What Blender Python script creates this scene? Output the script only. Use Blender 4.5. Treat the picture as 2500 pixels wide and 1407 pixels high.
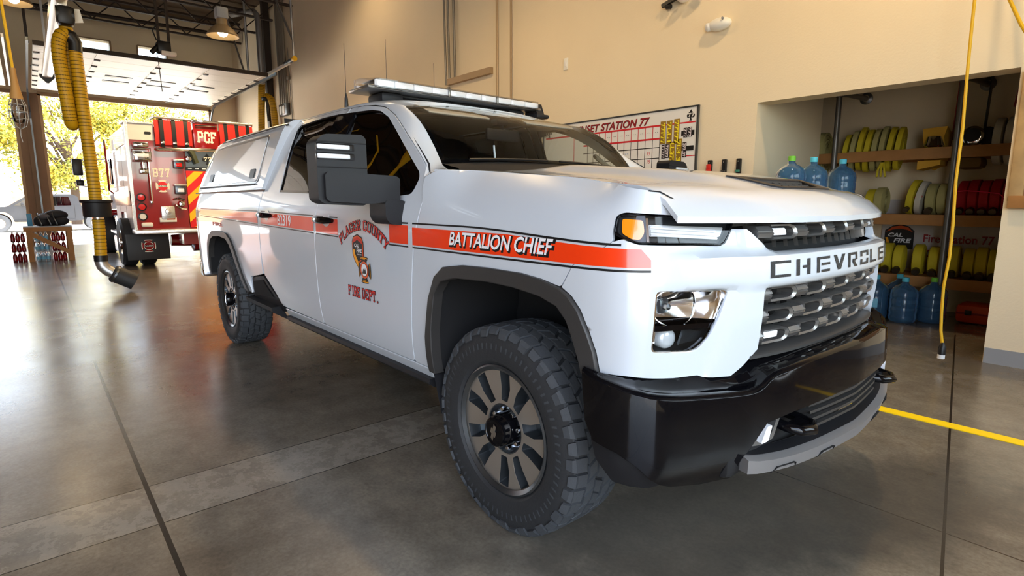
import bpy, bmesh, math, random
from mathutils import Vector, Matrix, geometry
random.seed(7)
SC = bpy.context.scene
COL = SC.collection
PI = math.pi
for o in list(bpy.data.objects): bpy.data.objects.remove(o)

# ------------------------------------------------------------ camera, sky, sun, exposure
cam_d = bpy.data.cameras.new('camera'); cam = bpy.data.objects.new('camera', cam_d); COL.objects.link(cam)
cam_d.sensor_width = 36; cam_d.lens = 1360.87/2500*36; cam_d.clip_start = .05; cam_d.clip_end = 400
def cam_axes(yaw, pitch, roll):
    f = Vector((math.cos(yaw)*math.cos(pitch), math.sin(yaw)*math.cos(pitch), math.sin(pitch)))
    r = f.cross(Vector((0, 0, 1))).normalized(); u = r.cross(f)
    c, s = math.cos(roll), math.sin(roll)
    return f, c*r+s*u, -s*r+c*u
_f, _r, _u = cam_axes(2.4326, -.1552, -.0007)
cam.matrix_world = Matrix(((_r.x, _u.x, -_f.x, 1.65753), (_r.y, _u.y, -_f.y, -2.34178), (_r.z, _u.z, -_f.z, 1.34809), (0, 0, 0, 1)))
SC.camera = cam
cam_d.dof.use_dof = False

W = bpy.data.worlds.new('sky'); SC.world = W; W.use_nodes = True
nt = W.node_tree; nt.nodes.clear()
sky = nt.nodes.new('ShaderNodeTexSky'); sky.sky_type = 'NISHITA'; sky.sun_disc = False
sky.sun_elevation = math.radians(55); sky.sun_rotation = math.radians(70); sky.dust_density = 1.5; sky.ozone_density = 1.5
bg = nt.nodes.new('ShaderNodeBackground'); bg.inputs[1].default_value = 1.0
wo = nt.nodes.new('ShaderNodeOutputWorld')
hs_n = nt.nodes.new('ShaderNodeHueSaturation'); hs_n.inputs['Saturation'].default_value = .62; nt.links.new(sky.outputs[0], hs_n.inputs['Color']); nt.links.new(hs_n.outputs[0], bg.inputs[0]); nt.links.new(bg.outputs[0], wo.inputs[0])

sun_d = bpy.data.lights.new('sun', 'SUN'); sun_d.energy = 11.0; sun_d.angle = .01; sun_d.color = (1, .93, .80)
sun = bpy.data.objects.new('sun', sun_d); COL.objects.link(sun)
SUNV = Vector((.28, -.35, 1.25)).normalized()      # direction towards the sun
sun.rotation_euler = SUNV.to_track_quat('Z', 'Y').to_euler(); sun.location = (20, -12, 40)
SC.view_settings.view_transform = 'Standard'; SC.view_settings.look = 'None'
SC.view_settings.gamma = 1; SC.view_settings.use_curve_mapping = False
SC.view_settings.exposure = 0.76
SC.cycles.max_bounces = 8; SC.cycles.diffuse_bounces = 4; SC.cycles.glossy_bounces = 4
SC.cycles.transmission_bounces = 6; SC.cycles.transparent_max_bounces = 8
SC.cycles.caustics_reflective = False; SC.cycles.caustics_refractive = False
SC.cycles.sample_clamp_indirect = 6; SC.cycles.blur_glossy = .5

# ------------------------------------------------------------ materials
def mat(name, col, rough=.5, metal=0., coat=0., var=.06, vscale=6., bump=0., bscale=40., emis=None, estr=0., alpha=1., trans=0., ior=1.45, spec=.5, crough=.03):
    m = bpy.data.materials.new(name); m.use_nodes = True
    n = m.node_tree; b = n.nodes['Principled BSDF']; L = n.links.new
    b.inputs['Roughness'].default_value = rough; b.inputs['Metallic'].default_value = metal
    b.inputs['Coat Weight'].default_value = coat; b.inputs['Coat Roughness'].default_value = crough
    b.inputs['IOR'].default_value = ior; b.inputs['Transmission Weight'].default_value = trans
    b.inputs['Specular IOR Level'].default_value = spec
    if alpha < 1: b.inputs['Alpha'].default_value = alpha
    tc = n.nodes.new('ShaderNodeTexCoord')
    nz = n.nodes.new('ShaderNodeTexNoise'); nz.inputs['Scale'].default_value = vscale; nz.inputs['Detail'].default_value = 4
    L(tc.outputs['Object'], nz.inputs['Vector'])
    mx = n.nodes.new('ShaderNodeMix'); mx.data_type = 'RGBA'
    L(nz.outputs['Fac'], mx.inputs['Factor'])
    mx.inputs['A'].default_value = (*[c*(1-var) for c in col], 1); mx.inputs['B'].default_value = (*[min(1, c*(1+var)) for c in col], 1)
    L(mx.outputs['Result'], b.inputs['Base Color'])
    if bump:
        n2 = n.nodes.new('ShaderNodeTexNoise'); n2.inputs['Scale'].default_value = bscale; n2.inputs['Detail'].default_value = 3
        L(tc.outputs['Object'], n2.inputs['Vector'])
        bp = n.nodes.new('ShaderNodeBump'); bp.inputs['Strength'].default_value = bump; bp.inputs['Distance'].default_value = .004
        L(n2.outputs['Fac'], bp.inputs['Height']); L(bp.outputs['Normal'], b.inputs['Normal'])
    if emis:
        b.inputs['Emission Color'].default_value = (*emis, 1); b.inputs['Emission Strength'].default_value = estr
    return m
def glass(name, col=(1, 1, 1), clear=.8, rough=.0, refl=.28):
    """thin architectural pane: part see-through, part mirror (fresnel)"""
    m = bpy.data.materials.new(name); m.use_nodes = True
    n = m.node_tree; n.nodes.clear(); L = n.links.new
    out = n.nodes.new('ShaderNodeOutputMaterial'); mx = n.nodes.new('ShaderNodeMixShader')
    tr = n.nodes.new('ShaderNodeBsdfTransparent'); tr.inputs[0].default_value = (*[c*clear for c in col], 1)
    gl = n.nodes.new('ShaderNodeBsdfGlossy'); gl.inputs['Roughness'].default_value = rough
    fr = n.nodes.new('ShaderNodeLayerWeight'); fr.inputs['Blend'].default_value = refl
    nz = n.nodes.new('ShaderNodeTexNoise'); nz.inputs['Scale'].default_value = 3
    mm = n.nodes.new('ShaderNodeMath'); mm.operation = 'MULTIPLY_ADD'; mm.inputs[1].default_value = .01; L(nz.outputs['Fac'], mm.inputs[0]); L(fr.outputs['Fresnel'], mm.inputs[2])
    L(mm.outputs[0], mx.inputs[0]); L(tr.outputs[0], mx.inputs[1]); L(gl.outputs[0], mx.inputs[2]); L(mx.outputs[0], out.inputs[0])
    return m
def rgb(r, g, b):   # sRGB 0-255 to linear
    f = lambda c: (c/255/12.92 if c/255 <= .04045 else ((c/255+.055)/1.055)**2.4)
    return (f(r), f(g), f(b))

# ------------------------------------------------------------ mesh helpers
def origin(o):
    v = Vector((0, 0, 0))
    while o is not None: v = v+o.location; o = o.parent
    return v
def obj(name, V, F, m, parent=None, sharp=35, mats=None, fm=None):
    """link ONE mesh object; V in world coordinates"""
    me = bpy.data.meshes.new(name); o = bpy.data.objects.new(name, me); COL.objects.link(o)
    if parent is not None: o.parent = parent
    og = origin(parent)
    me.from_pydata([tuple(Vector(v)-og) for v in V], [], F)
    for k in ([m] if mats is None else mats): me.materials.append(k)
    if fm:
        for p, i in zip(me.polygons, fm): p.material_index = i
    me.update()
    if sharp:
        me.polygons.foreach_set('use_smooth', [True]*len(me.polygons))
        me.set_sharp_from_angle(angle=math.radians(sharp))
    return o
def tag(o, label, cat, group=None, kind=None):
    o['label'] = label; o['category'] = cat
    if group: o['group'] = group
    if kind: o['kind'] = kind
    return o
def struct(o, label=None):
    o['kind'] = 'structure'
    if label: o['label'] = label
    return o
def thing(name, label, cat, loc=(0, 0, 0), group=None):
    o = bpy.data.objects.new(name, None); COL.objects.link(o); o.location = loc; o.empty_display_size = .1
    return tag(o, label, cat, group)
def copy_tree(o, parent=None):
    c = o.copy(); COL.objects.link(c)
    if parent is not None: c.parent = parent
    for ch in list(o.children): copy_tree(ch, c)
    return c
def basis(d):
    d = Vector(d).normalized(); a = Vector((0, 0, 1)) if abs(d.z) < .9 else Vector((1, 0, 0))
    x = d.cross(a).normalized(); y = d.cross(x).normalized()
    return x, y
class MB:
    def __init__(s): s.v = []; s.f = []; s.m = []; s.cur = 0
    def add(s, V, F):
        b = len(s.v); s.v += [tuple(v) for v in V]; s.f += [tuple(i+b for i in f) for f in F]; s.m += [s.cur]*len(F); return s
    def box(s, c, d, rz=0., M=None):
        x, y, z = d[0]/2, d[1]/2, d[2]/2
        V = [Vector((a*x, b*y, e*z)) for a in (-1, 1) for b in (-1, 1) for e in (-1, 1)]
        R = M if M is not None else Matrix.Rotation(rz, 3, 'Z')
        return s.add([R @ v+Vector(c) for v in V], [(0, 1, 3, 2), (4, 6, 7, 5), (0, 4, 5, 1), (2, 3, 7, 6), (0, 2, 6, 4), (1, 5, 7, 3)])
    def rbox(s, c, d, r=.01, rz=0., M=None, n=2):
        bm = bmesh.new(); bmesh.ops.create_cube(bm, size=1)
        for v in bm.verts: v.co = Vector((v.co.x*d[0], v.co.y*d[1], v.co.z*d[2]))
        bmesh.ops.bevel(bm, geom=bm.edges[:], offset=min(r, min(d)*.49), segments=n, profile=.5, affect='EDGES')
        R = M if M is not None else Matrix.Rotation(rz, 3, 'Z')
        bm.verts.ensure_lookup_table()
        V = [R @ v.co+Vector(c) for v in bm.verts]; F = [[v.index for v in f.verts] for f in bm.faces]; bm.free()
        return s.add(V, F)
    def bar(s, a, b, w, h):      # rectangular bar from a to b; h along the vertical-ish direction
        a, b = Vector(a), Vector(b); d = b-a; x, y = basis(d)
        if abs(y.z) < abs(x.z): x, y = y, x
        x *= w/2; y *= h/2
        V = [a-x-y, a+x-y, a+x+y, a-x+y, b-x-y, b+x-y, b+x+y, b-x+y]
        return s.add(V, [(3, 2, 1, 0), (4, 5, 6, 7), (0, 1, 5, 4), (1, 2, 6, 5), (2, 3, 7, 6), (3, 0, 4, 7)])
    def tube(s, P, r, n=12, caps=True, closed=False):
        P = [Vector(p) for p in P]; R = r if isinstance(r, (list, tuple)) else [r]*len(P)
        V = []; F = []; N = len(P); px = None
        for i, p in enumerate(P):
            if closed: d = P[(i+1) % N]-P[i-1]
            else: d = P[min(i+1, N-1)]-P[max(i-1, 0)]
            d.normalize()
            if px is None: x, y = basis(d)
            else:
                x = (px-d*px.dot(d))
                x = x.normalized() if x.length > 1e-6 else basis(d)[0]
                y = d.cross(x)
            px = x
            for k in range(n):
                t = 2*PI*k/n; V.append(p+(x*math.cos(t)+y*math.sin(t))*R[i])
        for i in range(N if closed else N-1):
            j = (i+1) % N
            for k in range(n): F.append((i*n+k, i*n+(k+1) % n, j*n+(k+1) % n, j*n+k))
        if caps and not closed: F += [tuple(range(n-1, -1, -1)), tuple((N-1)*n+k for k in range(n))]
        return s.add(V, F)
    def cyl(s, a, b, r, r2=None, n=20): return s.tube([a, b], [r, r if r2 is None else r2], n)
    def lathe(s, prof, c=(0, 0, 0), axis=(0, 0, 1), n=32, closed=False, a0=0.):
        """prof: [(radius, height along the axis)]"""
        ax = Vector(axis).normalized(); x, y = basis(ax); c = Vector(c); m = len(prof); V = []; F = []
        for k in range(n):
            t = 2*PI*k/n+a0; e = x*math.cos(t)+y*math.sin(t)
            V += [c+e*r+ax*h for r, h in prof]
        for k in range(n):
            k2 = (k+1) % n
            for i in range(m if closed else m-1):
                j = (i+1) % m; F.append((k*m+i, k*m+j, k2*m+j, k2*m+i))
        return s.add(V, F)
    def sphere(s, c, r, n=16, m=10):
        d = r if isinstance(r, (tuple, list)) else (r, r, r); V = []; F = []
        for i in range(m+1):
            a = PI*i/m
            for k in range(n):
                t = 2*PI*k/n; V.append(Vector(c)+Vector((d[0]*math.sin(a)*math.cos(t), d[1]*math.sin(a)*math.sin(t), d[2]*math.cos(a))))
        for i in range(m):
            for k in range(n): F.append((i*n+k, (i+1)*n+k, (i+1)*n+(k+1) % n, i*n+(k+1) % n))
        return s.add(V, F)
    def prism(s, poly, o, ex, ey, d):
        """polygon in the plane (o; ex, ey) pushed along the vector d"""
        o, ex, ey, d = Vector(o), Vector(ex), Vector(ey), Vector(d); n = len(poly)
        A = [o+ex*p[0]+ey*p[1] for p in poly]; B = [a+d for a in A]
        tri = geometry.tessellate_polygon([[Vector((p[0], p[1], 0)) for p in poly]])
        F = [tuple(t) for t in tri]+[tuple(i+n for i in reversed(t)) for t in tri]
        F += [(i, (i+1) % n, (i+1) % n+n, i+n) for i in range(n)]
        return s.add(A+B, F)
    def loft(s, rings, closed=False, caps=False):
        n = len(rings[0]); V = [p for r in rings for p in r]; F = []
        for i in range(len(rings)-1):
            for k in range(n if closed else n-1):
                k2 = (k+1) % n; F.append((i*n+k, i*n+k2, (i+1)*n+k2, (i+1)*n+k))
        if caps: F += [tuple(range(n-1, -1, -1)), tuple((len(rings)-1)*n+k for k in range(n))]
        return s.add(V, F)
    def build(s, name, m, parent=None, sharp=35, mats=None): return obj(name, s.v, s.f, m, parent, sharp, mats, s.m if mats else None)
def fix(o):      # consistent outward normals
    bm = bmesh.new(); bm.from_mesh(o.data); bmesh.ops.recalc_face_normals(bm, faces=bm.faces); bm.to_mesh(o.data); bm.free(); return o
def bevel(o, w=.003, seg=2, ang=50):
    b = o.modifiers.new('bevel', 'BEVEL'); b.width = w; b.segments = seg; b.limit_method = 'ANGLE'; b.angle_limit = math.radians(ang); return o

# ------------------------------------------------------------ 2-D outlines mapped on surfaces
def resample(poly, res, closed=True):
    out = []; n = len(poly)
    for i in range(n if closed else n-1):
        a, b = poly[i], poly[(i+1) % n]; k = max(1, int(math.hypot(b[0]-a[0], b[1]-a[1])/res))
        out += [(a[0]+(b[0]-a[0])*j/k, a[1]+(b[1]-a[1])*j/k) for j in range(k)]
    if not closed: out.append(poly[-1])
    return out
def fillet(poly, r, n=5):
    out = []; N = len(poly)
    for i in range(N):
        p, a, b = Vector(poly[i][:2]), Vector(poly[i-1][:2]), Vector(poly[(i+1) % N][:2])
        rr = poly[i][2] if len(poly[i]) > 2 else r
        da, db = (a-p), (b-p); k = min(rr, da.length*.45, db.length*.45)
        if k < 1e-4 or abs(da.normalized().dot(db.normalized())) > .995: out.append((p.x, p.y)); continue
        A = p+da.normalized()*k; B = p+db.normalized()*k
        for j in range(n+1):
            t = j/n; q = A*(1-t)**2+p*2*t*(1-t)+B*t*t; out.append((q.x, q.y))
    return out
def inside(poly, x, y):
    c = False; n = len(poly); j = n-1
    for i in range(n):
        xi, yi = poly[i]; xj, yj = poly[j]
        if (yi > y) != (yj > y) and x < (xj-xi)*(y-yi)/(yj-yi)+xi: c = not c
        j = i
    return c
def panel(name, outer, fn, m, parent=None, holes=(), res=.05, depth=.015, off=0., bev=0., sharp=35):
    """sheet with outline `outer` and `holes` (2-D), placed by fn(u, v, off); edges turned in by depth"""
    loops = [resample(p, res) for p in [outer, *holes]]
    vs = []; ed = []
    for lp in loops:
        b = len(vs); vs += [Vector(p) for p in lp]; ed += [(b+i, b+(i+1) % len(lp)) for i in range(len(lp))]
    x0, x1 = min(p[0] for p in outer), max(p[0] for p in outer); y0, y1 = min(p[1] for p in outer), max(p[1] for p in outer)
    nx, ny = int((x1-x0)/res), int((y1-y0)/res); bl = [tuple(v) for v in vs]
    cell = {}
    for p in bl: cell.setdefault((int(p[0]/res//1), int(p[1]/res//1)), []).append(p)
    for i in range(1, nx+1):
        for j in range(1, ny+1):
            x, y = x0+(i-.5)*res, y0+(j-.5)*res
            if not inside(loops[0], x, y) or any(inside(h, x, y) for h in loops[1:]): continue
            cx, cy = int(x/res//1), int(y/res//1)
            if any((p[0]-x)**2+(p[1]-y)**2 < (.45*res)**2 for a in (-1, 0, 1) for c in (-1, 0, 1) for p in cell.get((cx+a, cy+c), ())): continue
            vs.append(Vector((x, y)))
    V2, E2, F2, ov, oe, of = geometry.delaunay_2d_cdt(vs, ed, [], 1, 1e-6)
    F = []
    for f in F2:
        cx = sum(V2[i][0] for i in f)/len(f); cy = sum(V2[i][1] for i in f)/len(f)
        if inside(loops[0], cx, cy) and not any(inside(h, cx, cy) for h in loops[1:]): F.append(tuple(f))
    V = [Vector(fn(p[0], p[1], off)) for p in V2]
    if depth:
        cnt = {}
        for f in F:
            for i in range(len(f)):
                a, b = f[i], f[(i+1) % len(f)]; cnt[(a, b)] = 1
        bd = [e for e in cnt if (e[1], e[0]) not in cnt]; mp = {}
        for a, b in bd:
            for q in (a, b):
                if q not in mp: mp[q] = len(V); V.append(Vector(fn(V2[q][0], V2[q][1], off-depth)))
        F += [(b, a, mp[a], mp[b]) for a, b in bd]
    o = obj(name, V, F, m, parent, sharp); fix(o)
    if bev: bevel(o, bev)
    return o
def text2d(s, size, bold=0., shear=0., align='CENTER', space=1.):
    """flat letter outlines as (verts, faces)"""
    c = bpy.data.curves.new('t', 'FONT'); c.body = s; c.size = size; c.offset = bold; c.shear = shear; c.align_x = align; c.space_character = space; c.resolution_u = 3
    o = bpy.data.objects.new('t', c); COL.objects.link(o)
    me = o.evaluated_get(bpy.context.evaluated_depsgraph_get()).to_mesh()
    V = [(v.co.x, v.co.y) for v in me.vertices]; F = [tuple(p.vertices) for p in me.polygons]
    bpy.data.objects.remove(o); bpy.data.curves.remove(c)
    return V, F
def lettering(name, s, fn, m, parent, size, cx, cy, bold=0., shear=0., fit=None, off=.002, tilt=0., arc=0., space=1.):
    """text centred on (cx, cy) of a surface fn(u, v, off); fit = (width, height)"""
    V, F = text2d(s, size, bold, shear, space=space)
    xa, xb = min(v[0] for v in V), max(v[0] for v in V); ya, yb = min(v[1] for v in V), max(v[1] for v in V)
    sx, sy = (fit[0]/(xb-xa), fit[1]/(yb-ya)) if fit else (1, 1)
    P = []
    for x, y in V:
        x, y = (x-(xa+xb)/2)*sx, (y-(ya+yb)/2)*sy
        if arc: t = x/arc; x, y = (arc+y)*math.sin(t), (arc+y)*math.cos(t)-arc
        c, q = math.cos(tilt), math.sin(tilt); P.append(fn(cx+x*c-y*q, cy+x*q+y*c, off))
    return obj(name, P, F, m, parent, 0)
# slab-serif stroke letters: strokes on a 6 x 10 grid
SL = {'P': [[(1, 0), (1, 10), (5, 10), (6, 9), (6, 6), (5, 5), (1, 5)]], 'L': [[(1, 10), (1, 0), (6, 0), (6, 2.5)]], 'A': [[(0, 0), (3, 10), (6, 0)], [(1.2, 3.5), (4.8, 3.5)]],
      'C': [[(6, 7), (6, 9), (5, 10), (2, 10), (1, 9), (1, 1), (2, 0), (5, 0), (6, 1), (6, 3)]], 'E': [[(6, 8), (6, 10), (1, 10), (1, 0), (6, 0), (6, 2)], [(1, 5), (4, 5)]],
      'R': [[(1, 0), (1, 10), (5, 10), (6, 9), (6, 6), (5, 5), (1, 5)], [(3.5, 5), (6, 0)]], 'O': [[(1, 1), (1, 9), (2, 10), (5, 10), (6, 9), (6, 1), (5, 0), (2, 0), (1, 1)]],
      'U': [[(1, 10), (1, 1), (2, 0), (5, 0), (6, 1), (6, 10)]], 'N': [[(1, 0), (1, 10), (6, 0), (6, 10)]], 'T': [[(0, 8), (0, 10), (6, 10), (6, 8)], [(3, 10), (3, 0)]],
      'Y': [[(0, 10), (3, 5), (6, 10)], [(3, 5), (3, 0)]], 'F': [[(6, 8), (6, 10), (1, 10), (1, 0)], [(1, 5), (4, 5)]], 'I': [[(3, 0), (3, 10)]],
      'D': [[(1, 0), (1, 10), (4.5, 10), (6, 8), (6, 2), (4.5, 0), (1, 0)]], '.': [[(2, 0), (3, 0)]], 'B': [[(1, 0), (1, 10), (5, 10), (6, 9), (6, 6), (5, 5), (1, 5)], [(5, 5), (6, 4), (6, 1), (5, 0), (1, 0)]],
      '7': [[(1, 8), (1, 10), (6, 10), (3, 0)]], 'S': [[(6, 8), (5, 10), (2, 10), (1, 9), (1, 6), (6, 4), (6, 1), (5, 0), (2, 0), (1, 2)]], '3': [[(1, 9), (2, 10), (5, 10), (6, 9), (6, 6), (5, 5), (3, 5)], [(5, 5), (6, 4), (6, 1), (5, 0), (2, 0), (1, 1)]]}
SERIF = {'P': [(1, 0)], 'L': [(1, 10)], 'A': [(0, 0), (6, 0)], 'R': [(1, 0), (6, 0)], 'U': [(1, 10), (6, 10)], 'N': [(1, 0), (1, 10), (6, 10)], 'T': [(3, 0)], 'Y': [(0, 10), (6, 10), (3, 0)], 'F': [(1, 0)], 'I': [(3, 0), (3, 10)], '7': [(3, 0)]}
def slab(name, s, fn, m, parent, cx, cy, w, h, th=1.5, off=.002, arc=0., serif=True, gap=2.4, shear=0., tilt=0.):
    V = []; F = []; x0 = 0.
    def seg(a, b, t):
        ax, ay = a; bx, by = b; l = math.hypot(bx-ax, by-ay) or 1; dx, dy = (bx-ax)/l*t/2, (by-ay)/l*t/2
        k = len(V); V.extend([(ax-dx+dy, ay-dy-dx), (bx+dx+dy, by+dy-dx), (bx+dx-dy, by+dy+dx), (ax-dx-dy, ay-dy+dx)]); F.append((k, k+1, k+2, k+3))
    for ch in s:
        if ch == ' ': x0 += 4.; continue
        for st in SL[ch]:
            for a, b in zip(st, st[1:]): seg((a[0]+x0, a[1]), (b[0]+x0, b[1]), th)
        if serif:
            for q in SERIF.get(ch, ()): seg((q[0]+x0-1.1, q[1]), (q[0]+x0+1.1, q[1]), th*.8)
        x0 += (4 if ch in 'I.' else 6)+gap
    wid = x0-gap; P = []
    for i, (x, y) in enumerate(V):
        x, y = (x/wid-.5)*w, (y/10-.5)*h
        x += shear*y
        if arc: t = x/arc; x, y = (arc+y)*math.sin(t), (arc+y)*math.cos(t)-arc
        c, q = math.cos(tilt), math.sin(tilt)
        P.append(fn(cx+x*c-y*q, cy+x*q+y*c, off+(i//4)*3e-5))
    return obj(name, P, F, m, parent, 0)
def flat(o, ex, ey):
    o, ex, ey = Vector(o), Vector(ex), Vector(ey); n = ex.cross(ey).normalized()
    return lambda u, v, off=0.: o+ex*u+ey*v+n*off
def decal(name, poly, fn, m, parent, off=.0015, res=.05): return panel(name, poly, fn, m, parent, res=res, depth=0, off=off)
def pchip(xs, ys):
    n = len(xs); h = [xs[i+1]-xs[i] for i in range(n-1)]; d = [(ys[i+1]-ys[i])/h[i] for i in range(n-1)]; m = [0]*n
    for i in range(1, n-1):
        if d[i-1]*d[i] > 0:
            w1 = 2*h[i]+h[i-1]; w2 = h[i]+2*h[i-1]; m[i] = (w1+w2)/(w1/d[i-1]+w2/d[i])
    m[0] = d[0]; m[-1] = d[-1]
    def f(x):
        if x <= xs[0]: return ys[0]+m[0]*(x-xs[0])
        if x >= xs[-1]: return ys[-1]+m[-1]*(x-xs[-1])
        k = max(i for i in range(n-1) if xs[i] <= x); t = (x-xs[k])/h[k]
        return ys[k]*(1+2*t)*(1-t)**2+h[k]*m[k]*t*(1-t)**2+ys[k+1]*t*t*(3-2*t)+h[k]*m[k+1]*t*t*(t-1)
    return f
def sm(t):
    t = min(1., max(0., t)); return t*t*(3-2*t)
def lerp(a, b, t): return a+(b-a)*t
# ============================================================ MATERIALS
MT = dict(
 white=mat('white_paint', rgb(196, 202, 210), .3, 0, 1., .01, 3.),
 blackgloss=mat('black_gloss', (.003, .003, .004), .05, 0, 0., .1, spec=.36),
 trim=mat('black_trim', (.012, .012, .014), .5, bump=.15, bscale=900, var=.1, spec=.3),
 trimg=mat('grey_trim', (.035, .033, .032), .42, bump=.1, bscale=900),
 dark=mat('dark_void', (.006, .006, .007), .8),
 rubber=mat('tyre_rubber', (.022, .023, .025), .62, bump=.25, bscale=120, var=.2),
 tread=mat('tyre_tread', (.045, .049, .055), .7, bump=.35, bscale=90, var=.25),
 chrome=mat('chrome', (.85, .86, .88), .08, 1., var=.02),
 satin=mat('satin_grey', (.23, .222, .215), .30, .75, var=.05),
 gun=mat('gunmetal', (.14, .155, .17), .30, .9, var=.05),
 machined=mat('machined_alloy', (.56, .51, .45), .38, .85, var=.04),
 amber=mat('amber_lens', (.95, .30, .01), .12, 0, 1., emis=(1, .30, .0), estr=.12, var=.05),
 red=mat('stripe_red', rgb(236, 58, 12), .3, 0, .8, var=.03, crough=.06),
 ink=mat('black_vinyl', (.008, .008, .009), .4),
 vinyl=mat('white_vinyl', (.80, .80, .82), .35),
 gold=mat('gold_vinyl', rgb(238, 160, 30), .4),
 orange=mat('orange_vinyl', rgb(214, 82, 30), .4),
 textred=mat('red_vinyl', rgb(205, 42, 34), .4),
 tint=glass('tinted_glass', (.30, .26, .22), .14, refl=.45), clear=glass('windshield_glass', (.92, .97, .95), .9, refl=.2), lens=glass('lens_glass', (1, 1, 1), .95),
 lampwhite=mat('lamp_white', (.85, .87, .9), .2, .1, .5, emis=(.8, .85, 1), estr=.05),
 seat=mat('seat_cloth', (.035, .037, .04), .85, bump=.3, bscale=300),
 tan=mat('headliner', rgb(150, 138, 118), .9),
 steel=mat('galvanised_steel', (.42, .42, .42), .42, .85, var=.12),
)
# ============================================================ THE PICKUP
TR = thing('pickup_truck', 'large white four-door pickup truck with orange side stripe, light bar and bed canopy', 'truck', (-2, 0, 0))
OUT = [(-5.16, .80), (-5.15, .92), (-5.08, .995), (-4.95, 1.02), (-3, 1.02), (-1.0, 1.02), (-.6, 1.022), (-.3, 1.03), (.2, 1.033), (.45, 1.03), (.55, 1.018), (.62, .99), (.665, .95), (.695, .90), (.725, .82), (.765, .70), (.805, .58), (.835, .45), (.857, .25), (.866, 0), (.857, -.25)]
_s = [0.]
for a, b in zip(OUT, OUT[1:]): _s.append(_s[-1]+math.hypot(a[0]-b[0], a[1]-b[1]))
_s = [v-_s[8]+.2 for v in _s]
_fx = pchip(_s, [p[0] for p in OUT]); _fy = pchip(_s, [p[1] for p in OUT]); UC = _s[19]
osn = pchip([.45, .52, .57, .63, .70, .85, 1.0, 1.15, 1.22, 1.28, 1.34, 1.40, 1.46, 1.52, 1.69, 1.82, 1.88, 1.93, 1.96], [.09, .055, .035, .022, .013, .005, .002, 0, 0, .006, .022, .05, .082, .112, .19, .252, .285, .33, .38])
osr = pchip([.45, .52, .57, .63, .70, .85, 1.0, 1.15, 1.22, 1.28, 1.34, 1.40, 1.46, 1.80, 1.88, 1.93, 1.96], [.09, .055, .035, .022, .013, .005, .002, 0, 0, .006, .022, .045, .066, .185, .225, .27, .33])
def oside(z, u=0.):
    k = sm((u+2.1)/1.0); return osn(z)*k+osr(z)*(1-k)
ofront = pchip([.6, .75, .85, 1.0, 1.1, 1.2, 1.27, 1.33], [.05, .02, .012, .0, 0.0, .01, .03, .05])
def plan(u):
    e = .002; x, y = _fx(u), _fy(u); x2, y2, x1, y1 = _fx(u+e), _fy(u+e), _fx(u-e), _fy(u-e)
    tx, ty = x2-x1, y2-y1; l = math.hypot(tx, ty); return x, y, -ty/l, tx/l
def shell0(u, z, off=0., o=None):
    x, y, nx, ny = plan(u)
    if o is None: w = sm((u-.35)/.35); o = oside(z, u)*(1-w)+ofront(z)*w
    return Vector((x+nx*(off-o), -(y+ny*(off-o)), z))
def shell(u, z, off=0.):
    if u > UC: p = shell0(2*UC-u, z, off); return Vector((p.x, -p.y, p.z))
    return shell0(u, z, off)
zc = pchip([-.7, -.47, .05, .32, .42, .64, .75, .84], [1.495, 1.487, 1.448, 1.425, 1.41, 1.385, 1.36, 1.30])
amp = lambda u: .07+.085*sm((u+.55)/.35)
def fender(u, z, off=0.):
    t = min(1.05, max(0, (z-1.16)/(zc(min(u, .8))-1.16))); w = sm((u-.35)/.35)
    o = (amp(u)*t**2.6+max(0, oside(min(z, 1.15))))*(1-w)+(ofront(z))*w
    return shell0(u, z, off, o)
def side(fn, s): return (lambda u, v, off=0.: (lambda p: Vector((p.x, p.y*s, p.z)))(fn(u, v, off)))
ARCH_O = [(-.501, .56), (-.487, .736), (-.44, .919), (-.382, 1.024), (-.31, 1.072), (-.176, 1.091), (-.005, 1.096), (.184, 1.094), (.285, 1.084), (.38, 1.063), (.421, 1.042), (.463, 1.0), (.498, .934), (.523, .87), (.536, .805)]
ARCH_I = [(-.448, .56), (-.428, .778), (-.385, .95), (-.331, 1.007), (-.224, 1.032), (-.006, 1.042), (.148, 1.038), (.286, 1.024), (.368, 1.0), (.412, .958), (.442, .897), (.467, .827), (.475, .79)]
RA_O = [(-4.60, .62), (-4.575, .80), (-4.53, .93), (-4.44, 1.02), (-4.3, 1.064), (-4.04, 1.078), (-3.8, 1.062), (-3.68, 1.01), (-3.59, .93), (-3.50, .82), (-3.42, .716), (-3.32, .59)]
RA_I = [(-4.54, .62), (-4.515, .79), (-4.47, .90), (-4.39, .98), (-4.27, 1.015), (-4.04, 1.027), (-3.82, 1.012), (-3.72, .965), (-3.64, .89), (-3.555, .79), (-3.475, .69), (-3.37, .56)]
GAP = .003
GLF = [(-1.66, 1.392), (-.749, 1.373), (-.645, 1.38, .03), (-.636, 1.451, .04), (-.664, 1.483), (-.797, 1.558), (-1.035, 1.70), (-1.215, 1.806), (-1.34, 1.857), (-1.457, 1.878), (-1.66, 1.888)]
GLR = [(-2.50, 1.41), (-2.52, 1.587), (-2.53, 1.753), (-2.53, 1.885, .04), (-2.12, 1.900), (-1.86, 1.897), (-1.90, 1.395)]
FD = [(-.648, .575), (-1.754, .575), (-1.757, .745), (-1.763, .967), (-1.754, 1.171), (-1.736, 1.251), (-1.715, 1.36), (-1.735, 1.55), (-1.750, 1.925), (-1.54, 1.914), (-1.31, 1.875), (-1.163, 1.815), (-1.033, 1.745), (-.938, 1.69), (-.791, 1.608), (-.625, 1.511), (-.562, 1.441), (-.520, 1.349), (-.550, 1.218), (-.576, 1.149), (-.602, .995)]
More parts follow.
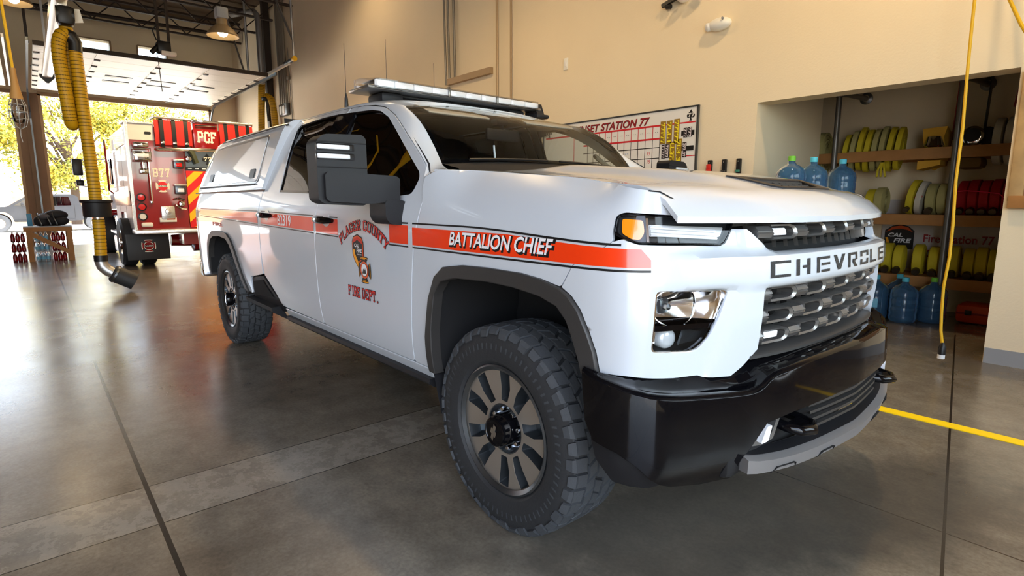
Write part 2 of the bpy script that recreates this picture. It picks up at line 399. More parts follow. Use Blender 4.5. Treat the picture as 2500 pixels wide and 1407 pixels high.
RD = [(-1.760, .575), (-2.52, .583), (-2.60, .66), (-2.72, .73), (-2.835, .79), (-2.858, .977), (-2.858, 1.43), (-2.82, 1.60), (-2.75, 1.925), (-1.756, 1.925), (-1.741, 1.55), (-1.721, 1.36), (-1.742, 1.251), (-1.760, 1.171), (-1.769, .967), (-1.763, .745)]
FE = [(-.642, .575), (-.501, .575)]+ARCH_O[1:9]+[(.376, 1.066), (.425, 1.143), (.492, 1.174), (.572, 1.226), (.566, 1.25), (.569, 1.303), (.6, 1.313), (.813, 1.303), (.817, 1.328), (.793, 1.352), (.748, 1.375), (.64, 1.385), (.42, 1.41), (.32, 1.425), (.05, 1.448), (-.2, 1.466), (-.47, 1.487), (-.545, 1.456), (-.538, 1.41), (-.510, 1.345), (-.541, 1.218), (-.568, 1.149), (-.594, .995)]
BED = [(-2.872, .79), (-2.872, 1.425), (-4.9, 1.425), (-5.25, 1.425), (-5.25, .62), (-4.60, .62)]+RA_O[1:]+[(-3.24, .59), (-3.20, .735), (-2.89, .782)]
for s in (1, -1):
    sh = side(shell, s); fe = side(fender, s); D = (1.4 if s < 0 else 1)
    fd = panel('front_door', fillet(FD, .03), sh, MT['white'], TR, [fillet(GLF, .01)], .06*D, .018, bev=.003)
    rd = panel('rear_door', fillet(RD, .03), sh, MT['white'], TR, [fillet(GLR, .01)], .06*D, .018, bev=.003)
    for d, gl, nm in ((fd, GLF, 'f'), (rd, GLR, 'r')):
        g0 = fillet(gl, .01)
        panel('door_glass', g0, sh, MT['clear'] if (s < 0 and nm == 'f') else MT['tint'], d, res=.1, depth=0, off=-.012)
        cxg = sum(p[0] for p in g0)/len(g0); cyg = sum(p[1] for p in g0)/len(g0)
        inn = [(cxg+(p[0]-cxg)*(.975 if nm == 'f' else .955), cyg+(p[1]-cyg)*.94) for p in g0]
        panel('window_seal', g0, sh, MT['blackgloss'], d, [inn], .05, .01, off=-.004)
    panel('pillar_cover', [(-1.905, 1.40), (-1.655, 1.398), (-1.648, 1.884), (-1.865, 1.894)], sh, MT['blackgloss'], fd, res=.08, depth=.01, off=.005)
    panel('fender', fillet(FE, .012), fe, MT['white'], TR, res=.045*D, depth=.02, bev=.003)
    panel('bed_side', fillet(BED, .02), sh, MT['white'], TR, res=.07*D, depth=.02, bev=.003)
    for A, B, nm in ((ARCH_O, ARCH_I, 0), (RA_O, RA_I, 1)):
        e = [(p[0], p[1]) for p in A]; i_ = [(p[0], p[1]) for p in reversed(B)]
        panel('wheel_arch_trim', e+i_, sh, MT['trimg'], TR, res=.03, depth=.05, off=.016, bev=.008)
        m = MB(); ring = [[Vector((p[0], s*-(1.01-k), p[1]+.015)) for k in (0., .5)] for p in B]
        m.loft(ring); xm = [p[0] for p in B]
        V = [Vector((p[0], s*-.52, p[1]+.015)) for p in B]; m.add(V, [tuple(range(len(V)))]); m.build('wheel_well', MT['dark'], TR)
    # door handles
    for d, ua, ub, z in ((rd, -2.80, -2.52, 1.245), (fd, -1.70, -1.44, 1.237)):
        m = MB(); n = 14
        m.tube([sh(lerp(ua, ub, k/n), z, .016+.022*math.sin(PI*k/n)**.5) for k in range(n+1)], [.012+.009*math.sin(PI*k/n)**.4 for k in range(n+1)], 10)
        h = m.build('door_handle', MT['blackgloss'], d)
        c = MB(); cu = ua+.52*(ub-ua); cc = [(cu+.055*math.cos(t), z+.038*math.sin(t)) for t in [2*PI*k/24 for k in range(24)]]
        panel('handle_cup', cc, sh, MT['white'], d, res=.03, depth=.004, off=.003)
    m = MB()
    for ln_ in ([(-.645, .57), (-.598, .995), (-.572, 1.149), (-.545, 1.218), (-.515, 1.347), (-.558, 1.445), (-.621, 1.514), (-.788, 1.611), (-.935, 1.693), (-1.031, 1.748), (-1.161, 1.818), (-1.312, 1.878), (-1.54, 1.917), (-1.75, 1.928), (-2.75, 1.928)], [(-1.757, .57), (-1.760, .745), (-1.766, .967), (-1.757, 1.171), (-1.739, 1.251), (-1.718, 1.36), (-1.738, 1.55), (-1.753, 1.925)], [(-2.53, .58), (-2.61, .655), (-2.72, .725), (-2.85, .79), (-2.865, .977), (-2.865, 1.43)]):
        pl = resample(ln_, .06, False); m.loft([[(fe if u > -.52 and z > 1.2 and False else sh)(u+du, z+dv, -.009) for du, dv in ((-.010, -.006), (.010, .006))] for u, z in pl])
    m.build('door_gap', MT['dark'], TR)
    hs = [(.70, 1.379), (.748, 1.3755), (.793, 1.3525), (.8175, 1.3285), (.8135, 1.302)]; m = MB(); m.loft([[fe(u+a, z+a, .0012+.010*sm((1.376-z)/.02)) for a in (-.0025, .0015)] for u, z in resample(hs, .02, False)]); m.build('hood_gap', MT['dark'], TR)
    panel('rocker_panel', [(-2.50, .50), (-.53, .50), (-.50, .565), (-.66, .568), (-2.50, .568)], sh, MT['white'], TR, res=.06, depth=.03, off=-.004, bev=.006)
    m = MB(); m.loft([[Vector((x, s*-y, z)) for y, z in ((.93, .52), (.985, .515), (.99, .495), (.96, .47), (.90, .47))] for x in (-2.46, -1.5, -.52)], caps=True); m.build('running_board', MT['trim'], TR)
    # bed corner step
    st = panel('bed_step', [(-3.215, .728), (-2.90, .772), (-2.56, .60), (-2.60, .52), (-3.02, .47), (-3.28, .56)], sh, MT['trim'], TR, res=.06, depth=.12, off=-.01, bev=.006)
    m = MB(); m.loft([[sh(u, z, o) for o, z in ((-.02, .56), (.055, .555), (.06, .52), (-.02, .44))] for u in (-3.30, -3.22, -2.98, -2.64)], caps=True); m.build('step_tread', MT['trim'], st)
    panel('step_pocket', [(-3.17, .70), (-2.92, .735), (-2.72, .62), (-3.2, .58)], sh, MT['dark'], st, res=.08, depth=.004, off=-.004)
# stripe along the side
def zt_(u): return lerp(1.236, 1.262, min(1, max(0, (-.8-u)/2))) if u < -.8 else lerp(1.236, 1.200, sm((u+.2)/.9)*.9)
def zb_(u): return 1.148+max(0, (-.9-u))*.017
for s in (1, -1):
    sh = side(shell, s); fe = side(fender, s)
    both = lambda u, z, off=0., a=sh, b=fe: (b if u > -.57 else a)(u, z, off)
    def strip(name, ua, ub, lo, hi, mtl, off=.0016, endcurve=False):
        n = max(3, int((ub-ua)/.03)); us = [ua+(ub-ua)*k/n for k in range(n+1)]
        top = [(u, hi(u)) for u in us]; bot = [(u, lo(u)) for u in us]
        if endcurve: top = [(u, min(z, 1.228-.35*max(0, u-.60)-20*max(0, u-.66)**2)) for u, z in top]
        m = MB(); m.loft([[both(a[0], a[1], off), both(a[0], (a[1]+b[1])/2, off), both(b[0], b[1], off)] for a, b in zip(top, bot)]); return m.build(name, mtl, TR)
    for ua, ub in ((-.58, .694), (-.80, -.62), (-1.725, -1.405), (-2.80, -1.765), (-4.75, -2.88)):
        if s < 0 and ua == -1.725: ub = -.9
        strip('side_stripe', ua, ub, zb_, zt_, MT['red'], endcurve=ub > 0)
        strip('pinstripe', ua, ub, lambda u: zb_(u)-.014, lambda u: zb_(u)-.007, MT['ink'])
        strip('pinstripe', ua, min(ub, .60), lambda u: zt_(u)+.007, lambda u: zt_(u)+.014, MT['ink'])
    if s > 0:
        ln = lambda nm, tx, m_, *a, **k: lettering(nm, tx, both, m_, TR, *a, **k)
        ln('rank_lettering', 'BATTALION CHIEF', MT['ink'], 1, .041, 1.191, bold=.05, shear=.22, fit=(.625, .066), off=.0022)
        ln('rank_lettering', 'BATTALION CHIEF', MT['vinyl'], 1, .035, 1.195, bold=.02, shear=.22, fit=(.612, .056), off=.003)
        ln('unit_number', 'B2319', MT['vinyl'], 1, -2.285, 1.216, bold=.02, fit=(.265, .075), off=.003)
        ln('bed_lettering', 'FIRE', MT['textred'], 1, -4.1, 1.135, bold=.03, fit=(.36, .035), off=.003)
        for th, mm_, of in ((2.6, MT['ink'], .002), (1.35, MT['textred'], .003)):
            slab('county_lettering', 'PLACER COUNTY', both, mm_, TR, -1.098, 1.222, .60, .046, th, of, arc=.46)
            slab('department_lettering', 'FIRE DEPT.', both, mm_, TR, -1.128, .853, .355, .050, th, of)
        # shield and cross emblems
        S0 = lambda k, c=(-1.155, 1.083): [(c[0]+x*k, c[1]+y*k) for x, y in ((-.066, .045), (-.05, .072), (0, .086), (.05, .072), (.066, .045), (.066, -.03), (.05, -.052), (.02, -.06), (-.002, -.092), (-.045, -.055), (-.066, -.02))]
        em = decal('shield_emblem', S0(1.05), both, MT['ink'], TR, .002); decal('shield_border', S0(.97), both, MT['orange'], em, .0026); decal('shield_field', S0(.84), both, MT['ink'], em, .0032)
        decal('shield_banner', [(-1.21, 1.135), (-1.155, 1.160), (-1.10, 1.135), (-1.10, 1.122), (-1.155, 1.142), (-1.21, 1.122)], both, MT['textred'], em, .0038)
        decal('state_shape', [(-1.212, 1.09), (-1.19, 1.09), (-1.188, 1.065), (-1.15, 1.02), (-1.145, 1.0), (-1.157, .995), (-1.175, 1.012), (-1.200, 1.04), (-1.212, 1.07)], both, MT['gold'], em, .004)
        lettering('shield_word', 'CAL', both, MT['vinyl'], em, 1, -1.165, 1.112, .03, .2, (.055, .020), .0044); lettering('shield_word', 'FIRE', both, MT['vinyl'], em, 1, -1.135, 1.085, .03, .2, (.066, .021), .0044)
        lettering('shield_word', 'SINCE 1885', both, MT['vinyl'], em, 1, -1.135, 1.064, .01, 0, (.05, .006), .0044)
        def cross(k, c):
            P = []
            for q in range(4):
                t = q*PI/2
                for a, r in ((-.70, .36), (-.52, .62), (-.58, .98), (-.28, .90), (0, .87), (.28, .90), (.58, .98), (.52, .62)): P.append((c[0]+k*r*math.sin(t+a), c[1]+k*r*math.cos(t+a)))
            return P
        cc = (-1.083, .985); em = decal('cross_emblem', cross(.083, cc), both, MT['ink'], TR, .0046, .03); decal('cross_border', cross(.077, cc), both, MT['gold'], em, .005, .03); decal('cross_field', cross(.072, cc), both, MT['ink'], em, .0054, .03)
        disc = lambda r: [(cc[0]+r*math.cos(2*PI*k/24), cc[1]+r*math.sin(2*PI*k/24)) for k in range(24)]
        for r, mm_, of in ((.046, MT['orange'], .0058), (.036, MT['ink'], .0062), (.033, MT['vinyl'], .0066)): decal('cross_medallion', disc(r), both, mm_, em, of)
        decal('medallion_picture', [(cc[0]-.025, cc[1]-.02), (cc[0]-.01, cc[1]+.008), (cc[0]+.004, cc[1]), (cc[0]+.012, cc[1]+.012), (cc[0]+.024, cc[1]-.018)], both, MT['gun'], em, .007)
        for tx, dy in (('FIRE', .06), ('DEPT', -.06)): lettering('cross_word', tx, both, MT['gold'], em, 1, cc[0], cc[1]+dy, .02, 0, (.035, .010), .0066)
# ------------------------------------------------------------ hood
_w2x = pchip([0, .25, .45, .58, .70, .82, .90, .95], [.866, .857, .835, .805, .765, .725, .695, .665])
def hoodz(x, w):
    aw = abs(w); d = max(0., _w2x(aw)+.012-x)
    z = zc(min(x, .7))+.018*(1-min(1, aw/.9)**2)
    z += .034*(1-sm((aw-.36)/.14))*(1-sm((x-.45)/.32))*sm((x+.55)/.4)
    z -= .012*math.exp(-((aw-.62)/.1)**2)*(1-sm((x-.3)/.3))
    lim = 1.302-.008*(1-min(1, aw/.88)**2)
    return z-max(0., z-lim)*max(0., 1-d/.17)**2.3
def hood(w, x, off=0.): return Vector((x, -w, hoodz(x, w)+off))
hx = lambda w: -.46-.10*(abs(w)/.87)**2
wl = [i*.0725 for i in range(-12, 13)]
HO = [(w, hx(w)) for w in wl]+[(.948, -.50), (.925, -.42), (.89, -.30), (.873, -.18), (.871, .3), (.871, .60), (.874, .66)]
fr = [(w, _w2x(abs(w))+.012) for w in [.885, .86, .80, .72, .63, .54, .45, .36, .27, .18, .09, 0]]
HO = HO+fr+[(-w, x) for w, x in reversed(fr[:-1])]+[(-w, x) for w, x in reversed(HO[25:32])]
HO = [p for i, p in enumerate(HO) if i not in (0, 24)]
SCO = [(-.32, .545), (-.06, .575), (.06, .575), (.32, .545), (.22, .722), (-.22, .722)]
hd = panel('hood', HO, hood, MT['white'], TR, [SCO], .035, .02, bev=.003)
sc = panel('hood_scoop', SCO, hood, MT['trim'], hd, res=.05, depth=.01, off=-.035)
panel('scoop_frame', SCO, hood, MT['trim'], hd, [[(p[0]*.78, .645+(p[1]-.645)*.62) for p in SCO]], .04, .035, off=.006, bev=.004)
m = MB()
for k in range(3): m.box((.605+.038*k, 0, hoodz(.605+.038*k, .1)-.010), (.006, .44-.05*k, .02))
for k in range(-3, 4): m.add([(x, k*.062+q, hoodz(x, .1)-.018+e) for x in (.59, .70) for q, e in ((-.003, 0), (.003, 0), (.003, .014), (-.003, .014))], [(0, 1, 5, 4), (3, 7, 6, 2), (1, 2, 6, 5), (0, 4, 7, 3)])
m.build('scoop_grille', MT['trimg'], hd)
# cowl, windshield, pillars, roof
WB = lambda w: Vector((-.70-.012*(abs(w)/.77)**2.2, -w, 1.560-.027*(abs(w)/.77)**2))
WT = lambda w: Vector((-1.38+.235*(abs(w)/.77)**2.5, -w*.72/.77, 1.952-.085*(abs(w)/.77)**2))
def ws(w, t, off=0.): 
    a, b = WB(w), WT(w); p = a.lerp(b, t); n = Vector((.55, -.25*w, .8)).normalized(); return p+n*(.045*math.sin(PI*t)+off)
wsd = panel('windshield', fillet([(-.755, .0), (-.77, .08), (-.77, .97), (-.74, 1.0), (.74, 1.0), (.77, .97), (.77, .08), (.755, 0)], .02), ws, MT['clear'], TR, res=.07, depth=0)
panel('windshield_band', [(-.767, .01), (.767, .01), (.767, .99), (-.767, .99)], ws, MT['blackgloss'], wsd, [fillet([(-.738, .05), (.738, .05), (.738, .955), (-.738, .955)], .05)], .06, 0, off=-.004)
cw = MB(); cw.loft([[Vector((hx(w)+.03, -w, hoodz(hx(w), w)-.03)), Vector((hx(w)-.05, -w, 1.505)), WB(w)+Vector((.04, 0, -.012)), WB(w)+Vector((-.03, 0, .004))] for w in [i*.076 for i in range(-10, 11)]])
cw.build('cowl_panel', MT['trim'], TR)
for s in (1, -1):      # wipers and A pillars
    sh = side(shell, s)
    if s > 0:
        m = MB(); m.tube([ws(.60-k*.05, .012, .012) for k in range(12)], .007, 6); m.build('wiper', MT['ink'], TR)
        m = MB(); m.tube([ws(-.05-k*.05, .012, .012) for k in range(12)], .007, 6); m.build('wiper', MT['ink'], TR)
    outr = [(-.47, 1.487), (-.555, 1.456), (-.617, 1.514), (-.785, 1.611), (-.932, 1.694), (-1.028, 1.749), (-1.158, 1.819), (-1.305, 1.879), (-1.42, 1.903)]
    innr = [WB(.75)+Vector((.17, -.085, -.05)), WB(.765)+Vector((.05, -.03, -.014)), ws(.767, .02), ws(.767, .2), ws(.767, .42), ws(.767, .58), ws(.767, .76), ws(.767, .92), ws(.767, 1.0)]
    m = MB(); rings = []
    for (u, z), q in zip(outr, innr):
        a = sh(u, z, 0.) if u < -.6 else side(fender, s)(u, z, 0.); q = Vector((q.x, q.y*s, q.z)); r = []
        for k in range(7):
            t = k/6; p = a.lerp(q, t); b = .009*math.sin(PI*t)**.8; r.append(p+Vector((.35, -.45*s, .6))*b)
        rings.append(r)
    m.loft(rings); fix(m.build('windshield_pillar', MT['white'], TR, 60))
    m = MB(); m.loft([[r[0]+Vector((-.03, .03*s, -.03)), r[3]+Vector((-.05, .07*s, -.05)), r[6]+Vector((-.03, .03*s, -.02))] for r in rings]); m.build('pillar_lining', MT['tan'], TR, 60)
m = MB(); rings = []
for x in [-1.17, -1.22, -1.30, -1.36, -1.45, -1.6, -1.8, -2.0, -2.2, -2.4, -2.6, -2.74, -2.80]:
    zt = pchip([-2.80, -2.74, -2.4, -2.0, -1.7, -1.5, -1.36, -1.15], [1.975, 1.992, 2.010, 2.014, 2.004, 1.984, 1.958, 1.915])(x); r = []
    zb0 = pchip([-2.8, -1.75, -1.54, -1.31, -1.16], [1.928, 1.928, 1.917, 1.878, 1.818])(x); e = shell0(x, zb0, 0.); y0 = -e.y
    for w, f in [(-1, 0)]+[(i/10, 1) for i in range(-10, 11)]+[(1, 0)]:
        sgn = 1 if w >= 0 else -1
        if f == 0: r.append(Vector((x, -sgn*y0, zb0)))
        else:
            aw = abs(w); zs_ = zb0+.014; r.append(Vector((x if x < -1.5 else x-(1-aw**2.5)*.23*sm((x+1.52)/.3), -sgn*(y0-.010)*aw, zs_+(max(zt, zs_+.03)-zs_)*(1-aw**3.2)**.8)))
    rings.append(r)
m.loft(rings); rf = fix(m.build('roof', MT['white'], TR, 50))
m = MB(); m.loft([[p+Vector((0, 0, -.035)) if abs(p.y) < .7 else Vector((p.x, p.y*.96, p.z-.03)) for p in r[2:-2]] for r in rings]); m.build('headliner', MT['tan'], TR, 50)
cb = MB(); cb.loft([[Vector((-2.80, sy*y, z)) for sy, y in ((-1, .80), (1, .80))] for z in (1.97, 1.0)]); cb.loft([[Vector((-2.84, -.97, z)), Vector((-2.84, .97, z))] for z in (1.44, .6)]); cb.build('cab_back', MT['dark'], TR)
# light bar, antennas, roof fin
lb = MB(); lb.rbox((-1.70, 0, 2.036), (.28, 1.44, .022), .01); lbo = lb.build('light_bar', MT['satin'], TR)
ol = lambda k: [(x*k, y*k) for x, y in [(-.70, -.10), (-.735, -.03), (-.735, .05), (-.66, .155), (.66, .155), (.735, .05), (.735, -.03), (.70, -.10), (.66, -.14), (-.66, -.14)]]
m = MB(); m.prism(ol(1.), (-1.69, 0, 2.030), (0, 1, 0), (1, 0, 0), (0, 0, .055)); bevel(m.build('light_bar_lens', MT['lens'], lbo), .01)
m = MB()
for k in range(10):
    y = -.61+k*.1355; m.rbox((-1.562, y, 2.060), (.02, .131, .036), .004)
    m.rbox((-1.82, y, 2.060), (.02, .131, .036), .004)
m.build('light_module', MT['lampwhite'], lbo)
m = MB()
for y in (-.14, .27): m.rbox((-1.545, y, 2.058), (.012, .016, .052), .004)
m.rbox((-1.69, 0, 2.088), (.2, 1.30, .008), .003); m.build('lens_divider', MT['satin'], lbo)
m = MB()
for y in (-.52, .52): m.rbox((-1.72, y, 1.995), (.20, .16, .06), .02)
m.rbox((-1.72, 0, 2.018), (.12, 1.1, .016), .006); m.build('light_bar_foot', MT['trim'], lbo)
for (x, y, z0, z1, fat) in ((-2.35, -.50, 1.99, 2.47, 1), (-2.62, -.02, 2.0, 2.64, 0), (-2.10, .10, 2.0, 2.38, 0)):
    m = MB(); m.lathe([(0, 0), (.026, 0), (.026, .02), (.016, .03), (.012, .10) if fat else (.010, .04), (.0045, .13) if fat else (.004, .06), (.002, .14), (.0016, z1-z0), (0, z1-z0)], (x, y, z0), n=10)
    m.build('antenna', MT['ink'], TR)
m = MB(); m.rbox((-1.62, .70, 1.985), (.20, .13, .03), .012); m.prism([(-.05, 0), (.09, 0), (.055, .085), (-.02, .10)], (-1.64, .665, 1.99), (1, 0, 0), (0, 0, 1), (0, .07, 0)); bevel(m.build('roof_spotlight', MT['trim'], TR), .006)
# ------------------------------------------------------------ bed canopy
tp = MB(); rings = []
prof = [(.985, 1.435), (.98, 1.47), (.945, 1.60), (.905, 1.74), (.868, 1.86), (.845, 1.905), (.80, 1.935), (.70, 1.955), (.4, 1.972), (0, 1.978)]
for x, k in ((-2.60, 1), (-2.9, 1), (-3.4, 1), (-3.9, 1), (-4.35, 1), (-4.47, .985), (-4.58, .955), (-4.67, .90)):
    r = []
    for w, z in prof:
        t = (z-1.435)/.543; xx = x if x > -4.0 else x-(1-t)*.28
        if x == -2.60: xx = -2.60-.24*(1-t)
        r.append(Vector((xx, -w, 1.435+(z-1.435)*(k if k < 1 else 1))))
    rings.append(r+[Vector((p.x, -p.y, p.z)) for p in reversed(r[:-1])])
tp.loft(rings, caps=True); cap = fix(tp.build('bed_canopy', MT['white'], TR, 40))
def cside(x, z, off=0.):
    k = pchip([p[1] for p in prof[:6]], [p[0] for p in prof[:6]])(z); return Vector((x, -(k+off), z))
for s in (1, -1):
    cs = side(cside, s)
    hat = panel('side_hatch', fillet([(-2.98, 1.50), (-2.93, 1.84), (-4.45, 1.83), (-4.78, 1.50)], .05), cs, MT['white'], cap, res=.08, depth=.01, off=.007, bev=.003)
    panel('hatch_seam', fillet([(-2.955, 1.485), (-2.905, 1.855), (-4.46, 1.845), (-4.815, 1.485)], .06), cs, MT['satin'], cap, [fillet([(-2.98, 1.50), (-2.93, 1.84), (-4.45, 1.83), (-4.78, 1.50)], .05)], .08, .004, off=.003)
    for u in (-3.12, -4.42): panel('hatch_latch', fillet([(u-.06, 1.53), (u+.06, 1.53), (u+.06, 1.60), (u-.06, 1.60)], .012), cs, MT['ink'], hat, res=.06, depth=.01, off=.014)
    m = MB(); m.tube([cs(-3.0, 1.478, .008), cs(-4.82, 1.478, .008)], .006, 6); m.build('hatch_hinge', MT['ink'], cap)
    m = MB(); m.tube([cs(-2.6+.0, 1.90, -.005), cs(-4.40, 1.90, -.005)], .008, 6); m.build('canopy_roof_rail', MT['ink'], cap)
m = MB(); m.box((-4.0, 0, 1.428), (2.3, 1.94, .012)); m.build('canopy_gasket', MT['ink'], cap)
m = MB(); m.rbox((-5.17, 0, 1.03), (.03, 1.66, .78), .012); m.build('tailgate', MT['white'], TR)
m = MB(); m.rbox((-5.27, 0, .62), (.18, 1.9, .20), .03); m.build('rear_bumper', MT['chrome'], TR)
for s in (1, -1): m = MB(); m.rbox((-5.14, s*.90, 1.12), (.07, .10, .36), .015); m.build('tail_light', MT['textred'], TR)
# ------------------------------------------------------------ front fascia, lamps, grille
ULAMP = [(.574, 1.303), (.571, 1.25), (.595, 1.236), (.655, 1.222), (.843, 1.216), (.970, 1.21), (1.000, 1.246), (1.022, 1.284), (.813, 1.2985), (.6, 1.309)]
LLAMP = [(.712, 1.078), (.985, 1.066), (.955, .984), (.924, .921), (.900, .896), (.862, .872), (.706, .882), (.709, .99)]
RT = [(.571, 1.224), (.60, 1.232), (.655, 1.217), (.843, 1.211), (.970, 1.206), (1.008, 1.246), (1.018, 1.257), (1.071, 1.257), (1.085, 1.248), (1.149, 1.196), (1.180, 1.182)]
LO = [(1.125, 1.066), (1.119, 1.05), (1.118, .86), (1.056, .806), (1.011, .778), (.872, .786), (.736, .797), (.63, .805), (.538, .805), (.525, .87), (.50, .934), (.466, 1.0), (.425, 1.042), (.386, 1.063), (.381, 1.066), (.43, 1.143), (.497, 1.174)]
mir = lambda P: [(2*UC-u, z) for u, z in P]
FAS = RT+[(UC, 1.180)]+list(reversed(mir(RT)))+list(reversed(mir(LO)))+LO
def fasc(u, z, off=0.):
    uu = u if u <= UC else 2*UC-u
    o = off
    bar = sm((z-1.066)/.022)*(1-sm((z-1.172)/.022))
    o += .022*bar*sm((uu-.69)/.13)+.018*bar*sm((uu-1.00)/.10)
    o += .02*sm((uu-.72)/.04)*(1-sm((z-1.075)/.01))*sm((uu-.98+.36*(1.05-z))/.06)
    o -= .018*sm((uu-.70)/.25)*(1-sm((uu-1.035)/.02))*sm((z-1.180)/.022)
    o -= .012*sm((z-1.175)/.02)*sm((uu-1.14)/.03)
    if u <= UC and u < .74: 
        w = sm((u-.35)/.35); a = fender(u, z, o); b = shell0(u, z, o); return a.lerp(b, w)
    p = shell0(uu, z, o); return p if u <= UC else Vector((p.x, -p.y, p.z))
fas = panel('front_fascia', FAS, fasc, MT['white'], TR, [fillet(LLAMP, .02), fillet(mir(LLAMP), .02)], .0155, .03, bev=.003, sharp=50)
# maker name pressed into the bar: block letters on a 5 x 6 grid
CH = {'C': [(0, 0, 1, 6), (1, 5, 5, 6), (1, 0, 5, 1)], 'H': [(0, 0, 1, 6), (3.4, 0, 4.4, 6), (2, 2.6, 3.4, 3.6)], 'E': [(0, 0, 1, 6), (1, 5, 5, 6), (1.7, 2.6, 5, 3.6), (1.7, 0, 5, 1)],
      'R': [(0, 0, 1, 6), (1, 5, 4.6, 6), (3.8, 2.8, 4.6, 5), (2.2, 2.4, 3.8, 3.3)], 'O': [(0, 0, 1, 2.4), (0, 3.6, 1, 6), (1, 5, 4, 6), (4, 3.6, 5, 6), (4, 0, 5, 2.4), (1, 0, 4, 1)], 'L': [(0, 0, 1, 6), (1, 0, 4.4, 1)], 'T': [(0, 5, 4.6, 6), (1.8, 0, 2.8, 5)], 'V': [], }
MT['letter'] = mat('letter_mesh', (.02, .02, .022), .35, .2, bump=.6, bscale=400, var=.6)
pos = 0; tot = 9*5+8*1.75
for ch in 'CHEVROLET':
    sc_ = 1.104/tot; m = MB()
    def Q(x, y): return fasc(UC-.552+(pos+x)*sc_, 1.102+y*.009, .003)
    qs = [[(a, b), (c, b), (c, d), (a, d)] for a, b, c, d in CH[ch]]
    if ch == 'V': qs = [[(1.9, 0), (3.1, 0), (1.2, 6), (0, 6)], [(1.9, 0), (3.1, 0), (5, 6), (3.8, 6)]]
    if ch == 'R': qs.append([(3.4, 0), (4.8, 0), (3.1, 2.4), (1.9, 2.4)])
    for q in qs:
        k = len(m.v); m.v += [tuple(Q(*p)) for p in q]; m.f.append((k, k+1, k+2, k+3)); m.m.append(0)
    m.build('maker_letter', MT['letter'], TR, 0)
    pos += 6.75
